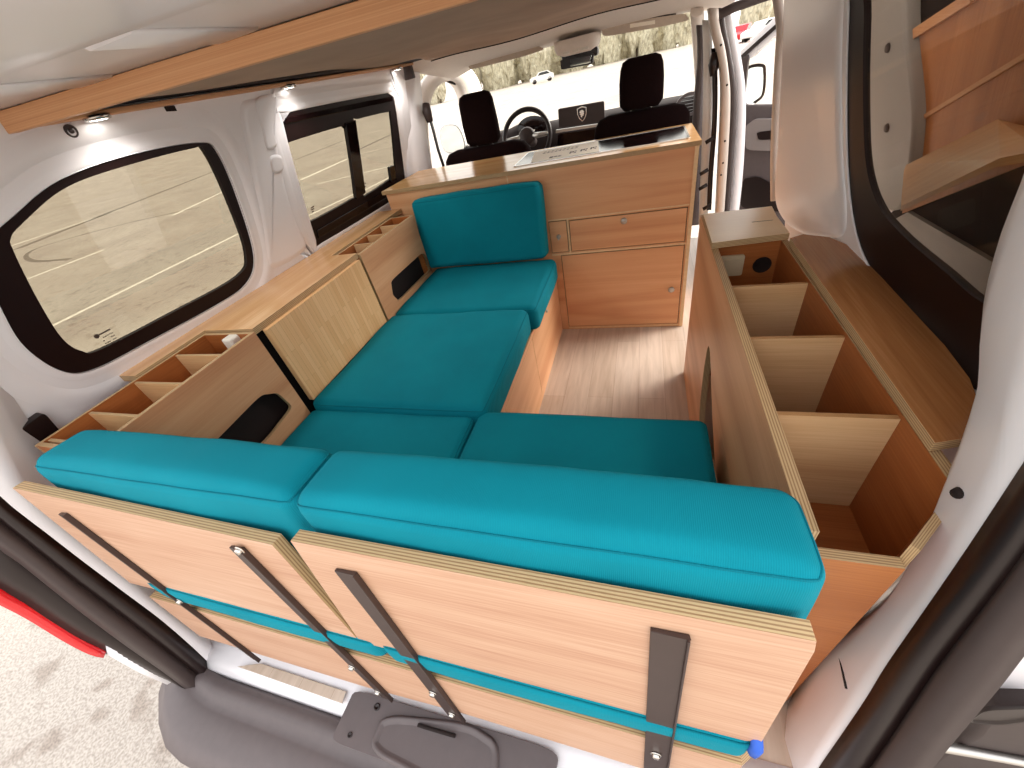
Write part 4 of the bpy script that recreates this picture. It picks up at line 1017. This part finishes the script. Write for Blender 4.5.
# steering wheel
swc = HY((527, 137), 3.12); swr = HY((549, 134), 3.12).x-swc.x
sw_ = thing('steering_wheel', swc, 'black leather steering wheel ahead of the driver seat', 'steering wheel')
nrm = V((0, -1, .35)).normalized(); uu = EX; vv = nrm.cross(uu)
R_ = .165
m = MB(); m.tube([swc+(uu*math.cos(t*math.pi/20)+vv*math.sin(t*math.pi/20))*R_ for t in range(40)], .016, 10, closed=True); m.build('rim', M['black'], sw_)
m = MB(); m.lathe([(0, .02), (.05, .018), (.062, .0), (.05, -.04), (0, -.05)], axis_mat(swc, nrm), 20); m.build('hub', M['dgrey'], sw_)
for ang in (0, math.pi, -math.pi/2):
    m = MB(); d = uu*math.cos(ang)+vv*math.sin(ang); m.tube([swc+d*.045, swc+d*R_], [.02, .012], 8); m.build('spoke', M['satin'], sw_)
m = MB(); m.tube([swc-nrm*.03, swc-nrm*.16], .035, 10); m.build('column', M['dgrey'], sw_)

# mirror, console, visors
oc = thing('overhead_console', HY((575, 45), 3.1), 'pale overhead lamp console above the interior mirror', 'console')
cpt = HY((577, 44), 3.08)
m = MB()
rings = []
for z, s in ((.03, 1.0), (0, 1.0), (-.03, .9), (-.045, .6)):
    rings.append([V((cpt.x+a*s, cpt.y+b_*s, cpt.z+z)) for a, b_ in rrect(-.13, -.10, .13, .16, .05)])
m.loft(rings); m.build('housing', M['cabwhite'], oc)
for k in (-1, 0, 1):
    m = MB(); m.box((cpt.x+k*.055-.02, cpt.y-.094, cpt.z-.036), (cpt.x+k*.055+.02, cpt.y-.05, cpt.z-.022)); m.build('lamp_lens', M['whiteplastic'], oc, bevel=.003)
m = MB(); m.box((cpt.x-.10, cpt.y+.0, cpt.z-.075), (cpt.x+.12, cpt.y+.1, cpt.z-.03)); m.build('sensor_pod', M['black'], oc, bevel=.015)
im = thing('interior_mirror', HY((577, 61), 3.05), 'black rear view mirror hanging below the overhead console', 'mirror')
m = MB(); q4 = [HY(p, 3.05) for p in ((561, 70), (592.5, 64), (594, 53), (560, 60))]
pl_ = round_poly([(p.x, p.z) for p in q4], 5, .15); pan_y(m, 3.05, .03, pl_, sides=0); m.build('housing', M['black'], im, bevel=.006)
m = MB(); cq = V((sum(p[0] for p in pl_)/len(pl_), 3.043, sum(p[1] for p in pl_)/len(pl_)))
m.slab(cq, V((.975, -.22, 0)), EZ, [(p[0]-cq.x, p[1]-cq.z) for p in grow(pl_, -.008)], .002, sides=0); m.build('mirror_glass', M['mirror'], im)
m = MB(); cc = sum(q4, V())/4; m.tube([cc+V((0, .03, .02)), cc+V((0, .05, .04))], .012, 8); m.build('stalk', M['black'], im)
def visor(px, y, lab, labelstrip=None):
    a = [HY(p, y) for p in px]; c0 = sum(a, V())/len(a)
    root = thing('sun_visor', c0, lab, 'sun visor', 'sun visors')
    m = MB(); pl2 = round_poly([(p.x, p.z) for p in a], 4, .22)
    o_ = V((0, y, 0)); m.slab(o_, EX, EZ, pl2, .022, n=EY, sides=0, caps=0); m.build('panel', M['roof2'], root, bevel=.007)
    m = MB(); m.tube([a[0].lerp(a[1], .1)+V((0, .01, .0)), a[0].lerp(a[1], .9)+V((0, .01, 0))], .006, 8); m.build('hinge_rod', M['dgrey'], root)
    if labelstrip:
        m = MB(); s4 = [HY(p, y-.001) for p in labelstrip]; m.slab((0, y-.0012, 0), EX, EZ, [(p.x, p.z) for p in s4], .001, n=EY, sides=0); m.build('warning_label', M['paper'], root)
M['roof2'] = plain('visor_fabric', (196, 180, 164), .9, noise_amt=.04, nscale=50)
visor([(467, 63), (530, 43), (545, 49), (525, 56), (470, 70)], 3.16, 'grey sun visor on the left above the steering wheel')
visor([(601, 26), (685, 13), (690, 20), (660, 27), (603, 37)], 3.16, 'grey sun visor with pale label above the passenger seat', [(630, 28), (655, 24), (655, 20), (630, 24)])

# driver's outside mirror
dm = thing('door_mirror', HX((452, 138), -1.55), "driver's outside mirror beyond the left side window", 'mirror')
def ymir(pxs, y, name, mat, th, par, grow_d=0):
    a = [HY(p, y) for p in pxs]; pl2 = smooth2([(p.x, p.z) for p in a], 5)
    if grow_d: pl2 = [tuple(p) for p in grow(pl2, grow_d)]
    m = MB(); pan_y(m, y, th, pl2, sides=0); return m.build(name, mat, par, bevel=.004 if th > .01 else 0)
mp_ = [(441, 135), (444, 127), (455, 126), (461, 134), (464, 148), (455, 152), (445, 150)]
ymir(mp_, 3.42, 'housing', M['carwhite'], .06, dm, .012); ymir(mp_, 3.405, 'mirror_glass', M['mirror'], .006, dm)
m = MB(); q = HY((462, 148), 3.44); m.tube([q, q+V((.18, .0, -.05))], .025, 8); m.build('arm', M['black'], dm)

# right B pillar, door sill trims, belt
def ry(pxs, y): return [HY(p, y) for p in pxs]
def post(name, pxL, pxR, y, mat, label, depth=.05, cat='pillar'):
    A, B = resamp(spline(ry(pxL, y), 6, False), 24), resamp(spline(ry(pxR, y), 6, False), 24)
    m = MB(); m.grid([[p+V((0, depth, 0)) for p in A], A, [a.lerp(b, .5)+V((0, -.008, 0)) for a, b in zip(A, B)], B, [p+V((0, depth, 0)) for p in B]], 0)
    return struct(m.build(name, mat, solid=.004, offset=0), label, cat)
M['beige'] = plain('beige_trim', (190, 178, 168), .5)
post25 = post('trim_25', [(709, 8), (711, 25), (716, 45), (721, 70), (722, 100), (720, 150), (716, 225)], [(718, 8), (719, 25), (724, 45), (728, 70), (730, 100), (728, 150), (723, 225)], 2.50, M['beige'], 'beige inner edge of the right door pillar', .06)
post('trim_26', [(718, 8), (719, 25), (724, 45), (728, 70), (730, 100), (728, 150), (723, 225)], [(724, 8), (725, 25), (730, 50), (735, 80), (736, 110), (733, 160), (728, 225)], 2.56, M['dgrey'], 'dark seal in the right door pillar', .03, 'seal')
post('trim_27', [(724, 8), (725, 25), (730, 50), (735, 80), (736, 110), (733, 160), (728, 225)], [(733, 12), (735, 30), (741, 60), (745, 90), (745, 130), (742, 180), (737, 225)], 2.62, M['white'], 'white front door post seen through the door opening', .05)
post('trim_28', [(703, 20), (704, 60), (703, 120), (699, 225)], [(711, 20), (712, 60), (711, 130), (707, 225)], 2.60, M['carwhite'], 'pale right pillar lining behind the seat belt', .02)
post('trim_29', [(697, 25), (698, 60), (694, 110), (687, 225)], [(703, 25), (704, 60), (702, 110), (698, 225)], 2.66, M['grey'], 'grey passenger door edge beside the seat', .03)
for p in ((727, 85), (725, 141), (723, 163), (721, 175), (721, 45)):
    bh = MB(); bh.lathe([(0, .002), (.004, .002), (.005, 0)], axis_mat(HY(p, 2.49), (0, -1, 0)), 8); bh.build('screw_hole', M['hole'], post25)
sb = thing('seat_belt', HY((708, 100), 2.55), 'black passenger seat belt hanging on the right pillar', 'seat belt')
m = MB(); A = resamp(spline(ry([(714, 48), (715, 90), (714, 130), (711, 170), (709, 210)], 2.56), 6, False), 20); m.grid([[p+V((-.012, 0, 0)) for p in A], [p+V((.012, 0, 0)) for p in A]], 0); m.build('strap', M['black'], sb, solid=.003)
m = MB(); pts = ry([(716, 52), (714, 64), (713, 76)], 2.54); m.tube(pts, [.018, .026, .014], 10); m.build('anchor', M['black'], sb)
for p in ((704, 172), (703, 187), (707, 207), (710, 140)):
    q = HY(p, 2.54); m = MB(); m.tube([q+V((-.02, 0, -.01)), q+V((.02, 0, .01))], .010, 8); m.build('buckle', M['black'], sb)
# upper right door rail and curtain-like roof edge
rl = MB(); A = ry([(640, 8), (700, -2), (740, 6), (760, -2)], 2.5)
hr_ = [(702, 22), (735, 6), (775, -6)]
rl.tube([HY(p, 2.55) for p in ((712, 18), (735, 7), (760, -2), (790, -12))], .018, 8); struct(rl.build('trim_30', M['dgrey']), 'dark upper rail of the sliding door opening', 'trim')
# rubber edge on the sliding door pillar
sr = MB(); A = [on(p, oR+nR*.0, nR) for p in ((776, -20), (780, 10), (782, 30), (780, 60), (777, 110), (775, 160), (775, 200))]
sr.tube(spline(A, 6, False), .016, 8); struct(sr.build('trim_31', M['beige']), 'beige rubber edge on the sliding door pillar', 'seal')

# front passenger door standing open
hd0 = V((.60, 3.45, 0)); dv = V((.80, -.60, 0)).normalized(); dn = V((-.60, -.80, 0)).normalized()
def FD(p, off=0): return on(p, hd0+dn*off, dn)
def F2(p, off=0):
    q = FD(p, off); return ((q-(hd0+dn*off)).dot(dv), q.z)
f0 = MB()
outl = [(.0, -.35), (1.05, -.35), (1.05, 1.24), (.80, 1.26), (.50, 1.20), (.0, .85)]
winp = [F2(p) for p in ((742, 62), (752, 57), (790, 22), (800, 105), (752, 106), (743, 100))]
outl = [(-.02, -.35), (1.10, -.35), (1.10, 1.30)] + [F2(p) for p in ((790, 2), (738, 53))] + [(-.02, F2((738, 60))[1])]
f0.slab(hd0, dv, EZ, outl, -.05, [winp], n=dn, caps=0, sides=0)
fd = struct(f0.build('door_1', M['white'], bevel=.004), 'white front passenger door standing open beyond the right pillar', 'door')
m = MB(); m.slab(hd0-dn*.02, dv, EZ, [tuple(p) for p in grow(winp, .004)], -.004, n=dn, caps=0, sides=0); m.build('glass', M['gl_clear'], fd)
m = MB(); m.slab(hd0+dn*.001, dv, EZ, [F2(p) for p in ((741, 104), (800, 103), (805, 215), (795, 240), (736, 240))], .03, n=dn, caps=0, sides=0); m.build('door_card', M['grey'], fd, bevel=.008)
m = MB(); m.slab(hd0+dn*.032, dv, EZ, round_poly([F2(p, .03) for p in ((748, 125), (757, 118), (790, 118), (790, 150), (748, 149))], 4, .2), .03, n=dn, caps=0, sides=0); ph = m.build('armrest', M['midgrey'], fd, bevel=.012)
m = MB(); m.slab(hd0+dn*.063, dv, EZ, round_poly([F2(p, .06) for p in ((757, 132), (790, 128), (790, 138), (759, 140))], 4, .2), .004, n=dn, caps=0, sides=0); m.build('handle', M['black'], ph)
m = MB(); m.slab(hd0+dn*.032, dv, EZ, round_poly([F2(p, .03) for p in ((744, 178), (758, 176), (790, 192), (790, 212), (741, 208))], 4, .2), .01, n=dn, caps=0, sides=0); m.build('door_pocket', M['black'], fd, bevel=.004)
m = MB(); m.slab(hd0+dn*.001, dv, EZ, [F2(p) for p in ((740, 60), (749, 54), (750, 58), (745, 103), (741, 104))], .02, n=dn, caps=0, sides=0); m.build('mirror_sail', M['dgrey'], fd, bevel=.003)
m = MB(); bar2(m, hd0+dn*.001, dv, EZ, dn, F2((740, 59)), F2((778, 25)), .02, .012); m.build('window_seal', M['black'], fd)
mo = hd0-dn*.16; mn_ = V((.05, -1, .12)).normalized(); mu_ = EZ.cross(mn_).normalized()*-1; mv_ = mn_.cross(mu_); mv_ = mv_ if mv_.z > 0 else -mv_; mo = FD((755, 85), -.16)
def F3(p):
    q = on(p, mo, mn_); return ((q-mo).dot(mu_), (q-mo).dot(mv_))
mpx = [(746, 76), (749, 69), (760, 67), (763, 71), (762, 92), (757, 99), (746, 103)]
pl2 = smooth2([F3(p) for p in mpx], 4)
m = MB(); m.slab(mo, mu_, mv_, [tuple(p) for p in grow(pl2, .018)], -.06, n=mn_, caps=0, sides=0); mh = m.build('mirror_housing', M['dash'], fd, bevel=.01)
m = MB(); m.slab(mo+mn_*.004, mu_, mv_, pl2, -.002, n=mn_, caps=0, sides=0); m.build('mirror_glass', M['mirror'], mh)

# rear right door standing open with its black latch cover
dr3 = MB()
RDX = .80
od = V((.62, .22, 0)); rv = V((.55, -.83, 0)).normalized()
ln = V((-.83, -.55, 0)).normalized()
yy = .42
rdo = V((0, yy, 0))
dr3.box((.50, yy, -.45), (1.55, yy+.05, 1.2)); rd = struct(dr3.build('door_3', M['white'], bevel=.01), 'white rear right door standing open outside', 'door')
m = MB(); cv = [HY(p, yy-.005) for p in ((918, 748), (930, 735), (962, 715), (970, 700), (990, 691), (1030, 692), (1060, 700), (1060, 800), (940, 800), (935, 765))]
cp = round_poly([(p.x, p.z) for p in cv], 4, .25)
rings = [[V((p[0], yy-h, p[1])) for p in grow(cp, d)] for d, h in ((0, .0), (0, .03), (-.006, .038), (-.016, .042))]
m.grid(rings, 0, True, True); m.face(rings[-1]); lcv = m.build('latch_cover', M['dgrey'], rd); lcv['label'] = 'black plastic latch cover'
m = MB(); cp = round_poly([(p.x, p.z) for p in [HY(p, yy-.042) for p in ((968, 720), (985, 708), (1040, 706), (1040, 716), (1000, 722))]], 4, .25)
rings = [[V((p[0], yy-.040-h, p[1])) for p in grow(cp, d)] for d, h in ((.004, 0), (.003, .007), (0, .006), (-.003, .003))]
m.grid(rings, 0, True, True); m.face(rings[-1]); m.build('grip_recess', M['black'], lcv)
m = MB(); m.tube([HY(p, yy-.05) for p in ((925, 741), (940, 746), (1000, 757), (1060, 768))], [.010, .012, .010, .010], 10); m.build('locking_rod', M['satin'], rd)
m = MB(); q = HY((926, 743), yy-.05); m.lathe([(0, .02), (.018, .018), (.022, .005), (.018, -.012), (0, -.014)], axis_mat(q, (.9, .1, -.2)), 14); m.build('rod_end', M['black'], rd)

# ------------------------------------------------------------------ OUTSIDE: trees and cars
def clump(seed, rx, rz):
    mb = MB(); random.seed(seed)
    for k in range(9):
        c = V((random.uniform(-.5, .5)*rx, random.uniform(-.5, .5)*rx, (.10+.1*k)*rz)); r = rx*random.uniform(.5, .75)*(1-.04*k)
        bm2 = bmesh.new(); bmesh.ops.create_icosphere(bm2, subdivisions=3, radius=1)
        for v in bm2.verts:
            n_ = 1+.35*noise.noise(v.co*2.3+V((seed, k, 0)))+.22*noise.noise(v.co*6+V((k, seed, 0))); v.co = c+v.co*r*n_
        vs = {v.index: mb.bm.verts.new(v.co) for v in bm2.verts}
        for f in bm2.faces: mb.bm.faces.new([vs[v.index] for v in f.verts])
        bm2.free()
    return mb
protos = []
def tree(px, h, i, lab):
    d_ = ray(px); d_.z = 0; d_ = d_.normalized(); b = d_*(118+(i % 2)*9)
    root = thing('tree', (b.x, b.y, GZ), lab, 'tree', 'trees at the far edge of the car park')
    if len(protos) < 3:
        c = clump(i+3, 2.6, 6.5).build('crown', M['leaf']); c.parent = root
        t = MB(); t.tube([(0, 0, 0), (.1, 0, 1.5), (0, .1, 3)], [.28, .2, .14], 8); t = t.build('trunk', M['bark']); t.parent = root
        protos.append((c, t))
    else:
        for src in protos[i % 3]:
            o = src.copy(); COL.objects.link(o); o.parent = root
    root.scale = (.92, .92, h/6.5); root.rotation_euler.z = i*1.3
tl_px = [(468.5, 90), (487.5, 90), (506, 86), (524, 82), (542, 78), (560, 73), (577.5, 69), (594.5, 65), (611.5, 61), (628.5, 57), (646, 53), (664, 48), (682, 44), (478, 93), (497, 88), (515, 84), (533, 80), (551, 75.5), (569, 71), (586, 67), (603, 63), (620, 59), (637, 55), (655, 50.5), (673, 46), (690, 42), (755, 27), (775, 22), (440, 102), (425, 105)]
for i, p in enumerate(tl_px): tree((p[0], p[1]-3.4), 12+(i*37 % 5)*1.2, i, 'olive green roadside tree far beyond the car park')
random.seed(5)
def car(px, yaw, mat, lab, dist):
    d_ = ray(px); d_.z = 0; b = d_.normalized()*dist; root = thing('car', (b.x, b.y, GZ), lab, 'car'); root.rotation_euler.z = yaw
    side = [(-2.0, .35), (-2.05, .75), (-1.5, .95), (-.9, 1.0), (-.4, 1.45), (1.0, 1.5), (1.7, 1.05), (2.0, .95), (2.02, .4), (1.7, .3), (-1.7, .3)]
    m = MB(); m.slab((0, -.85, 0), EX, EZ, side, 1.7, n=EY, caps=0, sides=0); o = m.build('body', mat, bevel=.08); o.parent = root
    m = MB(); m.slab((0, -.86, 0), EX, EZ, [(-.75, 1.02), (-.35, 1.38), (.9, 1.42), (1.4, 1.05)], 1.72, n=EY, caps=0, sides=0); o = m.build('window', M['cargls']); o.parent = root
    for sx_ in (-1.3, 1.3):
        for sy in (-.75, .75):
            m = MB(); m.lathe([(0, -.1), (.32, -.1), (.32, .1), (0, .1)], axis_mat((sx_, sy, .32), EY), 16); o = m.build('wheel', M['black']); o.parent = root
car((740, 30), 1.2, M['carred'], 'red car parked far off, seen past the right door post', 62)
car((764, 24), .6, M['carwhite'], 'white car parked far off, right of the red car', 60)
car((541, 72), .3, M['carwhite'], 'white car parked far off beyond the windscreen', 85)

# ------------------------------------------------------------------ WORLD, LIGHT
w = bpy.data.worlds.new('World'); S.world = w; w.use_nodes = True
nt = w.node_tree; bg = nt.nodes['Background']
tc = nt.nodes.new('ShaderNodeTexCoord'); sp_ = nt.nodes.new('ShaderNodeSeparateXYZ'); nt.links.new(tc.outputs['Generated'], sp_.inputs[0])
rp = nt.nodes.new('ShaderNodeValToRGB'); nt.links.new(sp_.outputs['Z'], rp.inputs['Fac'])
rp.color_ramp.elements[0].color = (.98, .95, .90, 1); rp.color_ramp.elements[1].color = (.90, .93, .98, 1)
nt.links.new(rp.outputs['Color'], bg.inputs['Color']); bg.inputs['Strength'].default_value = 1.3
sd_ = bpy.data.lights.new('sun', 'SUN'); sd_.energy = 4.4; sd_.angle = math.radians(40); sd_.color = (1, .95, .88)
so = bpy.data.objects.new('sun', sd_); COL.objects.link(so); so.rotation_euler = V((-.70, -.46, -.54)).to_track_quat('-Z', 'Y').to_euler()

# ------------------------------------------------------------------ CAMERA
cd = bpy.data.cameras.new('Camera'); co = bpy.data.objects.new('Camera', cd); COL.objects.link(co)
cd.sensor_fit = 'HORIZONTAL'; cd.sensor_width = 36; cd.lens = F/1024*36; cd.clip_start = .02; cd.clip_end = 400
RT = R  # rows are van axes in camera coords
right = V((R[0][0], R[1][0], R[2][0])); down = V((R[0][1], R[1][1], R[2][1])); fwd = V((R[0][2], R[1][2], R[2][2]))
m4 = Matrix((right, -down, -fwd)).transposed().to_4x4(); m4.translation = CAM
co.matrix_world = m4
S.camera = co
S.view_settings.view_transform = 'Standard'; S.view_settings.look = 'None'; S.view_settings.gamma = 1; S.view_settings.use_curve_mapping = False
S.view_settings.exposure = .96
S.cycles.max_bounces = 10; S.cycles.diffuse_bounces = 6; S.cycles.transparent_max_bounces = 12
